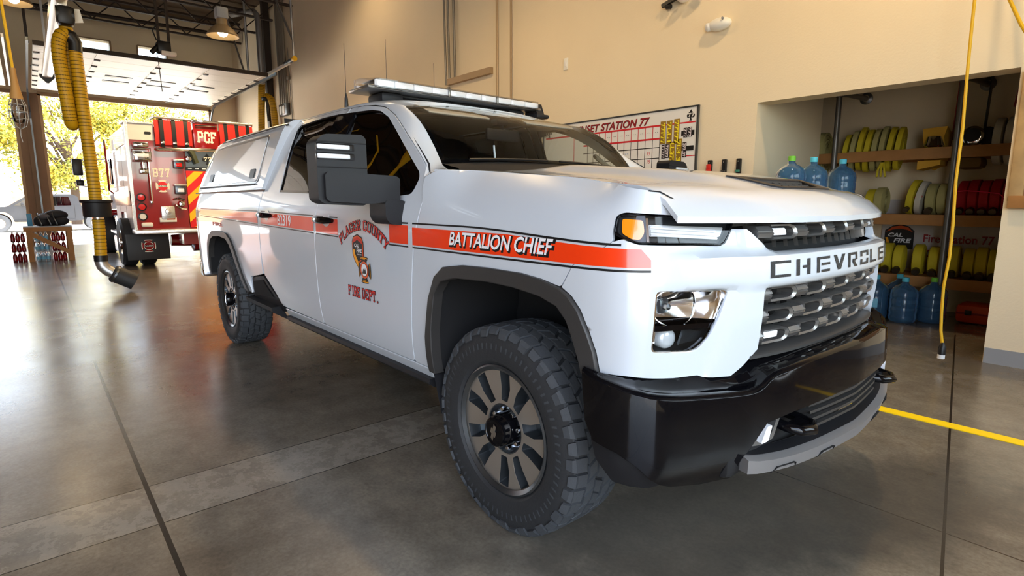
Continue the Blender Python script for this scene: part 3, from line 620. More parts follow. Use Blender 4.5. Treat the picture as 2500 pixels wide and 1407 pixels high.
# lamps
MT['drl'] = mat('light_bar_reflector', (.66, .68, .70), .22, .35, .5, var=.12, vscale=14)
MT['reflector'] = mat('polished_reflector', (.92, .92, .92), .10, 1., var=.02); MT['projector'] = mat('projector_glass', (.62, .68, .72), .12, .1, .6)
for s in (1, -1):
    sh = side(fasc, s); fs = side(lambda u, z, o=0.: fender(u, z, o).lerp(shell0(u, z, o), sm((u-.45)/.2)), s)
    U = fillet(ULAMP, .012)
    up = panel('upper_headlamp', U, fs, MT['ink'], TR, res=.03, depth=.03, off=-.022)
    cu = sum(p[0] for p in U)/len(U); cz = sum(p[1] for p in U)/len(U)
    panel('lamp_rim', U, fs, MT['blackgloss'], up, [[(cu+(p[0]-cu)*.965, cz+(p[1]-cz)*.91) for p in U]], .03, .02, off=.0, bev=.002)
    panel('lamp_lens', U, fs, MT['lens'], up, res=.04, depth=0, off=-.001)
    panel('turn_signal', fillet([(.593, 1.294), (.672, 1.289), (.676, 1.252), (.66, 1.230), (.628, 1.234), (.597, 1.250)], .01), fs, MT['amber'], up, res=.03, depth=.012, off=-.006, bev=.003)
    panel('daytime_light', fillet([(.695, 1.276), (.985, 1.263), (.965, 1.234), (.695, 1.240)], .006), fs, MT['drl'], up, res=.03, depth=.01, off=-.014, bev=.003)
    m = MB()
    for k in range(3): m.loft([[fs(u, 1.245+.011*k-.02*(u-.7)/.3+.007, -.009), fs(u, 1.245+.011*k-.02*(u-.7)/.3+.0025, -.006), fs(u, 1.245+.011*k-.02*(u-.7)/.3-.002, -.009)] for u in (.70, .76, .82, .88, .95)])
    m.build('light_guide', MT['lampwhite'], up)
    panel('light_divider', [(.682, 1.296), (.692, 1.296), (.692, 1.224), (.682, 1.224)], fs, MT['chrome'], up, res=.03, depth=.01, off=-.006)
    Lw = fillet(LLAMP, .02)
    lo = panel('lower_headlamp', Lw, sh, MT['blackgloss'], TR, res=.03, depth=.01, off=-.10)
    m = MB(); lp = resample(Lw, .03); m.loft([[sh(p[0], p[1], o) for p in lp] for o in (-.012, -.10)], closed=True); m.build('lamp_housing', MT['gun'], lo)
    panel('lamp_lens', Lw, sh, MT['lens'], lo, res=.04, depth=0, off=-.006)
    rm = lambda c, k: [(c[0]+(p[0]-c[0])*k, c[1]+(p[1]-c[1])*k) for p in Lw]
    panel('lens_edge', Lw, sh, MT['chrome'], lo, [rm((.84, .98), .96)], .03, .01, off=-.004)
    # wide polished bowl above, dark low-beam chamber with round projector below
    ax = Vector((1, -.28*s, .02)).normalized()
    bowl = lambda u, z, o=0.: sh(u, z, o-.055+.055*min(1, (((u-.80)/.15)**2+((z-1.02)/.075)**2))**.8)
    cl = [p for p in rm((.84, .98), .965) if p[1] >= .968]; cl = sorted(cl, key=lambda p: math.atan2(p[1]-1.02, p[0]-.83))
    rf_ = panel('main_reflector', cl, bowl, MT['reflector'], lo, res=.02, depth=0, off=-.012, sharp=60)
    c = sh(.775, 1.02, -.045); m = MB(); m.lathe([(0, .02), (.010, .016), (.013, -.02), (0, -.022)], c, ax, 14); m.rbox(c-ax*.02+Vector((0, 0, .0)), (.03, .05, .05), .01); m.build('bulb', MT['gun'], rf_)
    m = MB(); m.tube([bowl(.80+.085*math.cos(t), 1.02+.062*math.sin(t), -.004) for t in [2*PI*k/36 for k in range(36)]], .0022, 6, closed=True); m.build('reflector_ring', MT['chrome'], rf_)
    panel('lamp_shelf', [(.716, .966), (.948, .962), (.938, .946), (.716, .948)], sh, MT['blackgloss'], lo, res=.04, depth=.06, off=-.012)
    c = sh(.790, .915, -.045); m = MB(); m.lathe([(0, .012), (.018, .011), (.030, .006), (.035, -.004), (.035, -.03)], c, ax, 28); m.build('projector_lens', MT['projector'], lo, 60)
    panel('low_chamber', [(.715, .942), (.745, .942), (.745, .895), (.715, .895)], sh, MT['reflector'], lo, res=.04, depth=.01, off=-.05)
    m = MB()
    for k in range(9): m.loft([[sh(.846+.010*k, .942-.002*k, -.045), sh(.850+.010*k, .942-.002*k, -.038), sh(.854+.010*k, .942-.002*k, -.045)], [sh(.832+.008*k, .890+.001*k, -.045), sh(.835+.008*k, .890+.001*k, -.038), sh(.838+.008*k, .890+.001*k, -.045)]])
    m.build('ribbed_reflector', MT['gun'], lo)
# dark cavity behind the grille and the grille itself
bk = panel('grille_backing', [(.60, .80), (2*UC-.60, .80), (2*UC-.60, 1.29), (.60, 1.29)], lambda u, z, o=0.: side(shell0, 1)(u, z, o) if u <= UC else side(shell0, -1)(2*UC-u, z, o), MT['dark'], TR, res=.12, depth=0, off=-.13)
G = shell
def cham(u0, u1, z, h, c, n=0):
    return [(u0, z-h), (u1-c, z-h), (u1-c*.35, z-h*.75), (u1, z-h*.3), (u1, z+h*.3), (u1-c*.35, z+h*.75), (u1-c, z+h), (u0, z+h), (u0, z+h*.5), (u0, z-h*.5)]
m = MB()
for z0, z1, ua in ((.84, 1.066, 1.125), (1.19, 1.285, 1.02)):
    u = ua+.02
    while u < 2*UC-ua:
        m.loft([[G(u-.0015, z, -.05), G(u, z, -.035), G(u+.0015, z, -.05)] for z in (z0, (z0+z1)/2, z1)]); u += .0715
m.build('grille_fins', MT['satin'], TR)
LP = .2135; 
for z0, u0, uend in ((1.246, 1.105, 2*UC-1.10), (1.040, 1.115, 2*UC-1.135), (.966, 1.108, 2*UC-1.14), (.894, 1.10, 2*UC-1.15)):
    m = MB(); ue = 1.326 if z0 > 1.2 else {1.040: 1.312, .966: 1.303, .894: 1.296}[z0]; k = -1
    while ue+k*LP < uend+.06:
        e = ue+k*LP; b = e-.150; b = max(b, u0); e = min(e, uend)
        dz = .004*max(0, k)
        if k >= 0 and e-b > .05:
            O = cham(b, e, z0+dz, .0265, .038); I = cham(b+.001, e-.020, z0+dz, .0175, .026)
            O = [(u, z) for u, z in O]; n = len(O)
            m.loft([[G(p[0], p[1], -.05) for p in O], [G(p[0], p[1], .004) for p in O], [G(lerp(o[0], i_[0], .3), lerp(o[1], i_[1], .3), .010) for o, i_ in zip(O, I)], [G(p[0], p[1], .004) for p in I], [G(p[0], p[1], -.05) for p in I]], closed=True)
        if e < uend-.02:
            a, c = max(e-.004, u0-.05), min(e+LP-.15+.006, uend)
            Q = lambda h, f: [[G(u, z0+dz+q*h, f) for q in (-1, -.25, .25, 1)] for u in (a, (a+c)/2, c)]
            m.loft([[G(u, z0+dz-.021, -.05), G(u, z0+dz-.019, .002), G(u, z0+dz-.004, .012), G(u, z0+dz, .007), G(u, z0+dz+.004, .012), G(u, z0+dz+.019, .002), G(u, z0+dz+.021, -.05)] for u in (a, (a+c)/2, c)], caps=True)
        k += 1
    fix(m.build('grille_bar', MT['satin'], TR, 30))
for u, z in ((1.225, 1.245), (1.195, .897), (2*UC-1.225, 1.245), (2*UC-1.195, .897)):
    panel('grille_strobe', fillet([(u-.042, z-.011), (u+.042, z-.011), (u+.042, z+.012), (u-.042, z+.012)], .008), G, MT['lampwhite'], TR, res=.03, depth=.03, off=.0, bev=.003)
panel('grille_header', [(1.0, 1.262), (UC, 1.283), (2*UC-1.0, 1.262), (2*UC-1.03, 1.288), (1.03, 1.288)], lambda u, z, o=0.: G(u, z, o), MT['trimg'], TR, res=.06, depth=.02, off=-.045)
uL = [1.06+(2*UC-2.12)*k/28 for k in range(29)]
m = MB(); m.loft([[G(u, .855, -.04), G(u, .846, .008), G(u, .838, .022), G(u, .828, .022), G(u, .818, .0)] for u in [1.085]+uL[1:-1]+[2*UC-1.085]]); m.build('grille_lip', MT['trimg'], TR)
# ------------------------------------------------------------ front bumper
ob = pchip([.50, .56, .62, .70, 1.0, 1.10, 1.2, UC], [.035, .055, .075, .085, .085, .080, .085, .105])
zr = pchip([.52, .608, .70, .83, 1.02, 1.06, 1.13, 1.20, 1.35, UC], [.808, .792, .766, .752, .742, .746, .784, .796, .812, .820])
def bmp(u, z, off=0.):
    uu = min(u, 2*UC-u); t = (z-.62)/.2; o = ob(uu)-.010*max(0, t)**2-.06*max(0, (.56-z)/.14)**2
    p = shell0(uu, .9, o+off+.011); return Vector((p.x, p.y if u <= UC else -p.y, z))
us = [.495+(UC-.495)*k/44 for k in range(45)]
TOPR = [(u, zr(u)) for u in us]
BOT = [(1.33, .657), (1.2, .648), (1.10, .632), (1.0, .525), (.99, .447), (.86, .452), (.745, .474), (.715, .487), (.688, .513), (.66, .552), (.62, .588), (.555, .605), (.52, .66)]
BF = TOPR+list(reversed(mir(TOPR[:-1])))+list(reversed(mir(BOT)))+[(UC, .668)]+BOT
bf = panel('front_bumper', BF, bmp, MT['blackgloss'], TR, res=.03, depth=.03, bev=.004)
m = MB(); rings = []
for u in us+[2*UC-q for q in reversed(us[:-1])]:
    uu = min(u, 2*UC-u); z = zr(uu); hi = sm((uu-1.05)/.08)
    zb = lerp(.800, .818, hi); S_ = lambda o, zz: (lambda p: Vector((p.x, p.y if u <= UC else -p.y, zz)))(shell0(uu, .9, o+.011))
    o = ob(uu)-.010; rings.append([S_(o-.001, z), S_(o-.006, z+.006), S_(o-.016, z+.010), S_(lerp(o*.45, o*.5, hi), z+lerp(.006, .014, hi)), S_(lerp(.012, .03, hi), z+lerp(.012, .018, hi)), S_(-.03, zb)])
m.loft(rings); fix(m.build('bumper_top', MT['blackgloss'], bf, 60))
panel('bumper_gap', [(.5, .775), (2*UC-.5, .775), (2*UC-.5, .86), (.5, .86)], G, MT['dark'], bf, res=.1, depth=0, off=-.035)
panel('bumper_backing', [(.97, .44), (2*UC-.97, .44), (2*UC-.97, .70), (.97, .70)], bmp, MT['dark'], TR, res=.1, depth=0, off=-.09)
m = MB()
for k, z in enumerate((.640, .612, .584, .556)):
    ua = 1.325+.01*k; uu = [ua+(2*UC-2*ua)*i/16 for i in range(17)]
    m.loft([[bmp(u, z+.007, -.035), bmp(u, z+.007, -.02), bmp(u, z-.003, -.02), bmp(u, z-.003, -.035)] for u in uu])
m.build('lower_grille', MT['trimg'], TR)
uu = [1.005+(2*UC-2.01)*i/28 for i in range(29)]
lz = pchip([1.0, 1.1, 1.3, UC], [.535, .512, .503, .500])
m = MB(); m.loft([[bmp(u, lz(min(u, 2*UC-u))+.012, -.06-.0), bmp(u, lz(min(u, 2*UC-u))+.004, .0), bmp(u, lz(min(u, 2*UC-u))-.002, .008+.016), bmp(u, lz(min(u, 2*UC-u))-.048, .008+.028), bmp(u, lz(min(u, 2*UC-u))-.052, -.04)] for u in uu], caps=True)
va = fix(m.build('bumper_valance', mat('grey_valance', (.20, .19, .19), .4, .2), TR))
m = MB(); m.loft([[bmp(u, lz(min(u, 2*UC-u))+.015, -.055), bmp(u, lz(min(u, 2*UC-u))+.009, -.006)] for u in uu]); m.build('valance_step', MT['trim'], va)
for u in (1.18, 1.42, 2*UC-1.42, 2*UC-1.18):
    m = MB(); z = lz(min(u, 2*UC-u))-.05
    m.loft([[bmp(u+du*d, z+dz, o) for du, dz in ((-.055, -.002), (-.04, .020), (.04, .020), (.055, -.002))] for d, o in ((1, .0385), (1, -.03))]); m.build('valance_notch', MT['dark'], va)
m.v = []; 
for s in (1, -1):
    bm_ = side(bmp, s)
    bz = panel('fog_lamp_bezel', fillet([(1.03, .555), (1.105, .630), (1.178, .640), (1.150, .562), (1.10, .548)], .006), bm_, MT['satin'], TR, res=.03, depth=.03, off=-.02, bev=.003)
    panel('fog_recess', fillet([(1.078, .572), (1.110, .622), (1.155, .630), (1.135, .576)], .006), bm_, MT['dark'], bz, res=.03, depth=.005, off=-.016)
    panel('fog_lamp', fillet([(1.075, .563), (1.098, .618), (1.122, .622), (1.108, .568)], .008), bm_, MT['lampwhite'], bz, res=.03, depth=.02, off=.0, bev=.004)
    m = MB(); y = -.415*s
    P = [(.84, y-.055, .60), (.90, y-.056, .592), (.945, y-.045, .588), (.966, y, .586), (.945, y+.045, .588), (.90, y+.056, .592), (.84, y+.055, .60)]
    m.tube(P, .018, 10); m.loft([[Vector(p)+Vector((0, 0, .012)) for p in P[1:4]], [Vector((p[0], 2*y-p[1], p[2]+.012)) for p in P[1:4]]]); m.build('tow_hook', MT['blackgloss'], TR, 60)
    # deflector in front of the wheel
    panel('wheel_deflector', fillet([(.525, .60), (.60, .596), (.66, .555), (.69, .512), (.72, .49), (.77, .474), (.70, .452), (.60, .462), (.55, .53)], .01), bm_, MT['trim'], TR, res=.04, depth=.03, off=-.03, bev=.004)
    m = MB(); m.loft([[Vector((x, s*-y, z)) for x, z in ((-.50, .62), (-.46, .50), (-.42, .38), (-.40, .36))] for y in (.99, .72)]); m.build('mud_flap', MT['trim'], TR)
m = MB(); m.box((.83, 0, .905), (.006, .02, .02)); m.sphere((.80, .50, 1.0), (.02, .025, .022), 10, 6); m.build('grille_camera', MT['chrome'], TR)
# ------------------------------------------------------------ wheels
R0 = .43
def wheel():
    c = Vector((0, -.857, R0)); ax = (0, -1, 0)
    m = MB(); m.lathe([(.246, .120), (.262, .132), (.270, .128), (.270, .118), (.262, .112), (.258, .06), (.25, -.12), (.27, -.13)], c, ax, 64); rim = m.build('wheel', MT['gun'], TR, 40)
    m = MB(); m.lathe([(.266, .118), (.285, .136), (.32, .144), (.355, .143), (.385, .136), (.408, .126), (.4175, .112), (.419, .06), (.419, -.06), (.4175, -.112), (.40, -.13), (.35, -.142), (.29, -.135), (.262, -.12)], c, ax, 96)
    # tread: five staggered rows of blocks, shoulder lugs running down the sidewall
    x, y = basis(ax); axv = Vector(ax); N = 42
    P = lambda t, r, h: c+(x*math.cos(t)+y*math.sin(t))*r+axv*h
    tyre = m.build('tyre', MT['rubber'], rim, 30)
    t2 = MB()
    for row, (ha, hb, sk, ph) in enumerate(((.074, .126, .10, 0), (.026, .070, -.35, .5), (-.022, .022, .35, .15), (-.070, -.026, -.35, .6), (-.126, -.074, .10, .1))):
        for k in range(N):
            t0 = (k+ph)*2*PI/N; dt = 2*PI/N*.44; e = sk*2*PI/N
            jag = .004*(1 if k % 2 else -1)
            q = [(t0-dt-e/2, ha+jag), (t0+dt-e/2, ha+jag*.3), (t0+dt+e/2, hb+jag), (t0-dt+e/2, hb+jag*.3)]
            mid = [((q[0][0]+q[1][0])/2+.1*dt, ha+jag+.003), ((q[2][0]+q[3][0])/2-.1*dt, hb+jag-.003)]
            ring = [q[0], mid[0], q[1], q[2], mid[1], q[3]]
            sh_ = lambda h: R0-.006*max(0, (abs(h)-.09)/.036)**2
            V = [P(a, .412, h) for a, h in ring]+[P(lerp(a, t0, .08), sh_(h), lerp(h, (ha+hb)/2, .06)) for a, h in ring]
            t2.add(V, [(6, 7, 8, 9, 10, 11)]+[(i, (i+1) % 6, (i+1) % 6+6, i+6) for i in range(6)])
    for k in range(N):
        for sg in (1, -1):
            t0 = k*2*PI/N+(.1 if sg < 0 else 0)*2*PI/N; dt = 2*PI/N*.40; r1 = .385 if k % 2 else .398
            V = [P(t0-dt, .423, sg*.124), P(t0+dt, .423, sg*.124), P(t0+dt*.9, .41, sg*.137), P(t0-dt*.9, .41, sg*.137), P(t0+dt*.8, r1, sg*.143), P(t0-dt*.8, r1, sg*.143), P(t0+dt*.8, r1-.003, sg*.132), P(t0-dt*.8, r1-.003, sg*.132), P(t0-dt, .41, sg*.118), P(t0+dt, .41, sg*.118)]
            t2.add(V, [(0, 1, 2, 3), (3, 2, 4, 5), (5, 4, 6, 7), (0, 3, 5, 7, 8), (1, 9, 6, 4, 2), (0, 8, 9, 1)])
    fix(t2.build('tread', MT['tread'], rim, 20))
    t3 = MB()
    for k in range(72): t3.add([P(k*PI/36-.012, .36, .1445), P(k*PI/36+.012, .36, .1445), P(k*PI/36+.02, .335, .1452), P(k*PI/36-.004, .335, .1452)], [(0, 1, 2, 3)])
    t3.build('sidewall_ribs', MT['tread'], rim, 0)
    # face with ten pockets
    wf = lambda u, v, off=0.: c+Vector((u, 0, v))+axv*(.112+off-.012*max(0, 1-math.hypot(u, v)/.26))
    circ = lambda r, n: [(r*math.cos(2*PI*k/n), r*math.sin(2*PI*k/n)) for k in range(n)]
    holes = []
    for k in range(10):
        t = 2*PI*k/10+.30; er = (math.cos(t), math.sin(t)); et = (-er[1], er[0]); sw = .010 if k % 2 else -.010
        holes.append(fillet([(er[0]*r+et[0]*w, er[1]*r+et[1]*w) for r, w in ((.118, -.019), (.175, -.028+sw), (.243, -.030+sw*.6), (.243, .030+sw*.6), (.175, .026+sw), (.118, .019))], .006, 3))
    panel('wheel_face', circ(.2615, 60), wf, MT['machined'], rim, [*holes, circ(.105, 30)], .03, .012, bev=.002)
    m = MB()
    for h in holes:
        cx, cy = sum(p[0] for p in h)/len(h), sum(p[1] for p in h)/len(h)
        m.loft([[wf(p[0], p[1], -.001) for p in h], [wf(cx+(p[0]-cx)*.93, cy+(p[1]-cy)*.93, -.02) for p in h], [wf(cx+(p[0]-cx)*.75+.008*p[0]/.2, cy+(p[1]-cy)*.75, -.055) for p in h]], closed=True)
        m.add([wf(cx+(p[0]-cx)*.75+.008*p[0]/.2, cy+(p[1]-cy)*.75, -.055) for p in h], [tuple(range(len(h)))])
    fix(m.build('wheel_pockets', MT['gun'], rim, 40))
    m = MB(); m.lathe([(.108, .098), (.10, .102), (.095, .075), (.062, .072), (.060, .10)], c, ax, 40); m.build('wheel_hub', MT['gun'], rim)
    m = MB(); m.lathe([(.064, .07), (.063, .148), (.058, .160), (.050, .1625), (.048, .159), (0, .160)], c, ax, 36); m.build('centre_cap', MT['blackgloss'], rim)
    b = MB(); f = lambda u, v, off=0.: c+Vector((u, 0, v))+axv*(.161+off)
    ca, sa = math.cos(1.25), math.sin(1.25); ro = lambda P: [(x*ca-y*sa, x*sa+y*ca) for x, y in P]
    panel('cap_emblem', ro([(-.036, -.008), (.030, -.008), (.036, .008), (-.030, .008)]), f, MT['chrome'], rim, res=.02, depth=.002, off=.002)
    panel('cap_emblem', ro([(-.015, -.017), (.008, -.017), (.015, .017), (-.008, .017)]), f, MT['chrome'], rim, res=.02, depth=.002, off=.0024)
    for k in range(8):
        t = 2*PI*k/8+.2; n_ = MB(); cc = c+Vector((.080*math.cos(t), 0, .080*math.sin(t)))
        n_.lathe([(.011, .07), (.011, .100), (.008, .106), (0, .107)], cc, ax, 8); n_.build('lug_nut', MT['chrome'], rim)
    m = MB(); m.lathe([(.26, -.05), (.10, -.06), (0, -.06)], c, ax, 32); m.build('brake_disc', MT['dark'], rim)
    return rim
w0 = wheel()
for x, rot in ((-4.036, 0), (0, PI), (-4.036, PI)):
    w = copy_tree(w0); w.parent = TR
    # mesh coordinates are relative to the truck's base point at x = -2
    if rot: w.rotation_euler.z = PI; w.location = Vector((x+4.0, 0, 0))
    else: w.location = Vector((x, 0, 0))
# ------------------------------------------------------------ mirrors
for s in (1, -1):
    Y = lambda y: s*y
    m = MB(); m.prism(fillet([(-1.10, 1.352), (-1.005, 1.352), (-.94, 1.30), (-1.00, 1.235), (-1.075, 1.240), (-1.10, 1.27)], .02), (-.68, 0, 0), (0, s, 0), (0, 0, 1), (-.16, 0, 0)); mr = bevel(fix(m.build('side_mirror', MT['trim'], TR)), .02, 3)
    m = MB(); m.prism(fillet([(-1.375, 1.36), (-1.36, 1.345), (-1.18, 1.335), (-1.02, 1.347), (-1.018, 1.452), (-1.04, 1.462), (-1.36, 1.472), (-1.375, 1.46)], .014), (-.685, 0, 0), (0, s, 0), (0, 0, 1), (-.09, 0, 0)); bevel(fix(m.build('mirror_arm', MT['trim'], mr)), .014, 3)
    m = MB(); m.prism(fillet([(-1.40, 1.352), (-1.37, 1.335), (-1.19, 1.327), (-1.17, 1.345), (-1.172, 1.62), (-1.19, 1.637), (-1.365, 1.630), (-1.40, 1.60)], .03), (-.705, 0, 0), (0, s, 0), (0, 0, 1), (-.11, 0, 0)); hs = bevel(fix(m.build('mirror_head', MT['trim'], mr)), .02, 3)
    m = MB()
    for z in (1.598, 1.492): m.rbox((-.7045, s*-1.285, z), (.006, .225, .005), .002)
    m.build('mirror_groove', MT['dark'], mr)
    for z in (1.577, 1.538):
        m = MB(); m.rbox((-.705, s*-1.325, z), (.022, .145, .021), .006); l_ = m.build('mirror_lamp', MT['lampwhite'], mr)
        m = MB(); m.rbox((-.702, s*-1.318, z), (.02, .17, .028), .006); m.build('lamp_lens', MT['lens'], l_)
    m = MB(); m.rbox((-.814, s*-1.285, 1.49), (.006, .19, .24), .003); m.build('mirror_glass', MT['chrome'], mr)
# ------------------------------------------------------------ cabin and chassis
m = MB(); m.rbox((-2.1, 0, .52), (5.9, 1.5, .12), .03); m.rbox((-.1, 0, .55), (1.3, 1.0, .35), .05)
m.build('chassis', MT['dark'], TR)
m = MB(); m.cyl((-0., -.75, .43), (0, .75, .43), .05); m.cyl((-4.036, -.75, .43), (-4.036, .75, .43), .05); m.rbox((-4.036, 0, .43), (.3, .3, .28), .1); m.build('axle', MT['dark'], TR)
m = MB(); m.cyl((.30, -.60, .86), (.34, -.60, .80), .028); m.tube([(.05, -.62, .75), (.2, -.60, .85), (.36, -.58, .84)], .02, 8); m.build('shock_absorber', MT['gun'], TR)
m = MB(); m.box((-1.7, 0, .62), (2.2, 1.9, .04)); m.box((.2, 0, .95), (1.1, 1.15, .5)); m.build('floor_pan', MT['dark'], TR)
m = MB(); m.loft([[Vector((-.62+dx, y, z)) for dx, z in ((-.12, 1.52), (-.30, 1.48), (-.52, 1.42), (-.60, 1.30), (-.52, 1.05), (-.3, .7))] for y in (-.90, -.5, 0, .5, .90)]); m.build('dashboard', MT['seat'], TR)
for y in (-.44, .44):
    m = MB(); m.rbox((-1.60, y, 1.0), (.55, .52, .18), .06); st = m.build('front_seat', MT['seat'], TR)
    m = MB(); m.rbox((-1.86, y, 1.29), (.16, .50, .58), .07, M=Matrix.Rotation(-.2, 3, 'Y')); m.build('seat_back', MT['seat'], st)
    m = MB(); m.rbox((-1.95, y, 1.64), (.11, .26, .17), .05); m.build('head_rest', MT['seat'], st)
    m = MB(); m.rbox((-2.55, y, 1.64), (.11, .26, .16), .05); m.build('rear_head_rest', MT['seat'], TR)
m = MB(); m.rbox((-2.62, 0, 1.2), (.18, 1.5, .75), .06); m.build('rear_seat', MT['seat'], TR)
m = MB(); m.tube([Vector((-1.22, .42, 1.42))+Vector((.075*math.cos(t)*.5, .19*math.sin(t), .19*math.cos(t)))for t in [2*PI*k/24 for k in range(24)]], .016, 8, closed=True); m.tube([(-1.0, .42, 1.36), (-1.2, .42, 1.42)], .03, 8); m.build('steering_wheel', MT['ink'], TR)
m = MB(); m.rbox((-1.19, .02, 1.765), (.03, .27, .075), .02); m.tube([(-1.19, .02, 1.78), (-1.20, .02, 1.85)], .012, 6); m.rbox((-1.22, .02, 1.845), (.08, .10, .05), .02); m.build('rear_view_mirror', MT['trim'], TR)
for y in (-.36, .38): m = MB(); m.rbox((-1.20, y, 1.868), (.18, .44, .02), .008, M=Matrix.Rotation(.3, 3, 'Y')); m.build('sun_visor', MT['tan'], TR)
m = MB(); m.tube([(-.86, -.30, 1.50), (-.88, -.30, 1.66)], .006, 6); m.build('dash_antenna', MT['lampwhite'], TR)
m = MB(); m.tube([(-1.02, .73, 1.66), (-.98, .71, 1.64), (-.88, .74, 1.56), (-.85, .77, 1.54)], .016, 8); m.build('grab_handle', MT['tan'], TR)
# ============================================================ THE APPARATUS BAY
def concrete_floor():
    m = bpy.data.materials.new('sealed_concrete'); m.use_nodes = True; n = m.node_tree; b = n.nodes['Principled BSDF']; L = n.links.new
    tc = n.nodes.new('ShaderNodeTexCoord'); sp = n.nodes.new('ShaderNodeSeparateXYZ'); L(tc.outputs['Object'], sp.inputs[0])
    def noise(sc, det=6, ro=.6):
        k = n.nodes.new('ShaderNodeTexNoise'); k.inputs['Scale'].default_value = sc; k.inputs['Detail'].default_value = det; k.inputs['Roughness'].default_value = ro; L(tc.outputs['Object'], k.inputs['Vector']); return k.outputs['Fac']
    def math_(op, a, bb=None, c=None):
        k = n.nodes.new('ShaderNodeMath'); k.operation = op
        for i, v in enumerate((a, bb, c)):
            if v is None: continue
            if isinstance(v, (int, float)): k.inputs[i].default_value = v
            else: L(v, k.inputs[i])
        return k.outputs[0]
    def ramp(f, *st):
        k = n.nodes.new('ShaderNodeValToRGB'); L(f, k.inputs[0]); e = k.color_ramp.elements
        while len(e) < len(st): e.new(.5)
        for q, (p, c) in zip(e, st): q.position = p; q.color = (*c, 1)
        return k.outputs[0]
    def mixc(f, a, bb, mode='MIX'):
        k = n.nodes.new('ShaderNodeMix'); k.data_type = 'RGBA'; k.blend_type = mode
        for nm, v in (('Factor', f), ('A', a), ('B', bb)):
            if isinstance(v, (int, float)): k.inputs[nm].default_value = v
            elif isinstance(v, tuple): k.inputs[nm].default_value = (*v, 1)
            else: L(v, k.inputs[nm])
        return k.outputs['Result']
    big = ramp(noise(.55), (.35, (.135, .112, .086)), (.55, (.205, .178, .142)), (.72, (.27, .24, .20)))
    med = ramp(noise(6, 8, .65), (.3, (.74, .74, .74)), (.7, (1.2, 1.19, 1.15)))
    col = mixc(1., big, med, 'MULTIPLY')
    fine = ramp(noise(60, 4), (.3, (.82, .82, .82)), (.7, (1.12, 1.12, 1.12))); col = mixc(1., col, fine, 'MULTIPLY')
    x, y = sp.outputs[0], sp.outputs[1]
    def band(c, a, w): return math_('LESS_THAN', math_('ABSOLUTE', math_('SUBTRACT', c, a)), w)
    patch = math_('MULTIPLY', band(x, -1.16, .20), math_('GREATER_THAN', noise(9, 8, .75), .5))
    col = mixc(math_('MULTIPLY', patch, .30), col, (.40, .36, .30))
    light = math_('MULTIPLY', band(x, -1.16, .20), .22); col = mixc(light, col, (.34, .31, .26))
    ln = math_('MAXIMUM', math_('MAXIMUM', band(y, -2.051, .010), band(y, .375, .004)), math_('MAXIMUM', band(x, -4.186, .004), math_('MAXIMUM', band(x, -1.36, .003), band(x, -.96, .003))))
    dg = band(math_('ADD', math_('MULTIPLY', x, 1.), math_('MULTIPLY', y, .19)), 1.285, .006)
    ln = math_('MAXIMUM', ln, math_('MULTIPLY', dg, math_('GREATER_THAN', x, .4)))
    ln = math_('MAXIMUM', ln, band(x, -8.2, .005))
    col = mixc(ln, col, (.022, .019, .016))
    st = ramp(noise(1.7, 5, .65), (.60, (0, 0, 0)), (.72, (1, 1, 1))); col = mixc(math_('MULTIPLY', st, .28), col, (.085, .07, .055))
    # darker patch with ragged edges across the floor in front of the bumper
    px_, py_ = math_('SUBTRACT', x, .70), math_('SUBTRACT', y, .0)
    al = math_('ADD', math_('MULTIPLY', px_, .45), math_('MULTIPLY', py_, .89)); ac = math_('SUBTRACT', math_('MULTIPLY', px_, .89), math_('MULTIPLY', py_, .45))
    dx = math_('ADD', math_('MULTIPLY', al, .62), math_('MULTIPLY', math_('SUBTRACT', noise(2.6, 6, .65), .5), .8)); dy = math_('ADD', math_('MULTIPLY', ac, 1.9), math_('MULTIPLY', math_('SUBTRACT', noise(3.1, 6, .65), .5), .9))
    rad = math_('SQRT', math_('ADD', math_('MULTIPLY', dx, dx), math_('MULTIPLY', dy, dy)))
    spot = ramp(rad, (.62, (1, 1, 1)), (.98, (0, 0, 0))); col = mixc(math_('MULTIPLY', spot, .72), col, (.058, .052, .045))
    L(col, b.inputs['Base Color'])
    rr = ramp(noise(2.2, 3, .5), (.3, (.20, .20, .20)), (.75, (.27, .27, .27))); L(rr, b.inputs['Roughness'])
    b.inputs['Specular IOR Level'].default_value = .85
    bp = n.nodes.new('ShaderNodeBump'); bp.inputs['Strength'].default_value = .06; bp.inputs['Distance'].default_value = .003; L(noise(9, 3, .5), bp.inputs['Height']); L(bp.outputs[0], b.inputs['Normal'])
    return m
MT['wall'] = mat('stucco', rgb(236, 219, 188), .75, bump=.35, bscale=55, var=.05, vscale=1.3)
MT['deck'] = mat('roof_deck', rgb(96, 78, 58), .8, var=.15)
MT['brown'] = mat('brown_steel', rgb(52, 42, 34), .6, .1)
MT['greystrip'] = mat('grey_paint', rgb(150, 152, 156), .6)
MT['steelw'] = mat('white_door', rgb(236, 228, 212), .45, var=.03)
MT['yellow'] = mat('yellow_paint', rgb(255, 214, 0), .55, var=.04)
MT['cord'] = mat('yellow_cord', rgb(226, 176, 20), .5)
MT['wood'] = mat('pine_wood', rgb(168, 118, 66), .65, var=.2, vscale=9, bump=.2)
MT['plastic'] = mat('white_plastic', rgb(238, 236, 228), .35)
def box_thing(name, c, d, m, parent=None, r=0.):
    k = MB(); k.rbox(c, d, r) if r else k.box(c, d); return k.build(name, m, parent)
XR, YW, ZC = -20.5, 3.637, 7.3
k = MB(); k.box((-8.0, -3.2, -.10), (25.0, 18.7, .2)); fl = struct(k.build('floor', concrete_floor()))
tag(box_thing('floor_marking', (-1.4, 1.758, .002), (9.4, .095, .004), MT['yellow']), 'yellow painted line on the concrete floor beyond the truck bumper', 'floor line')
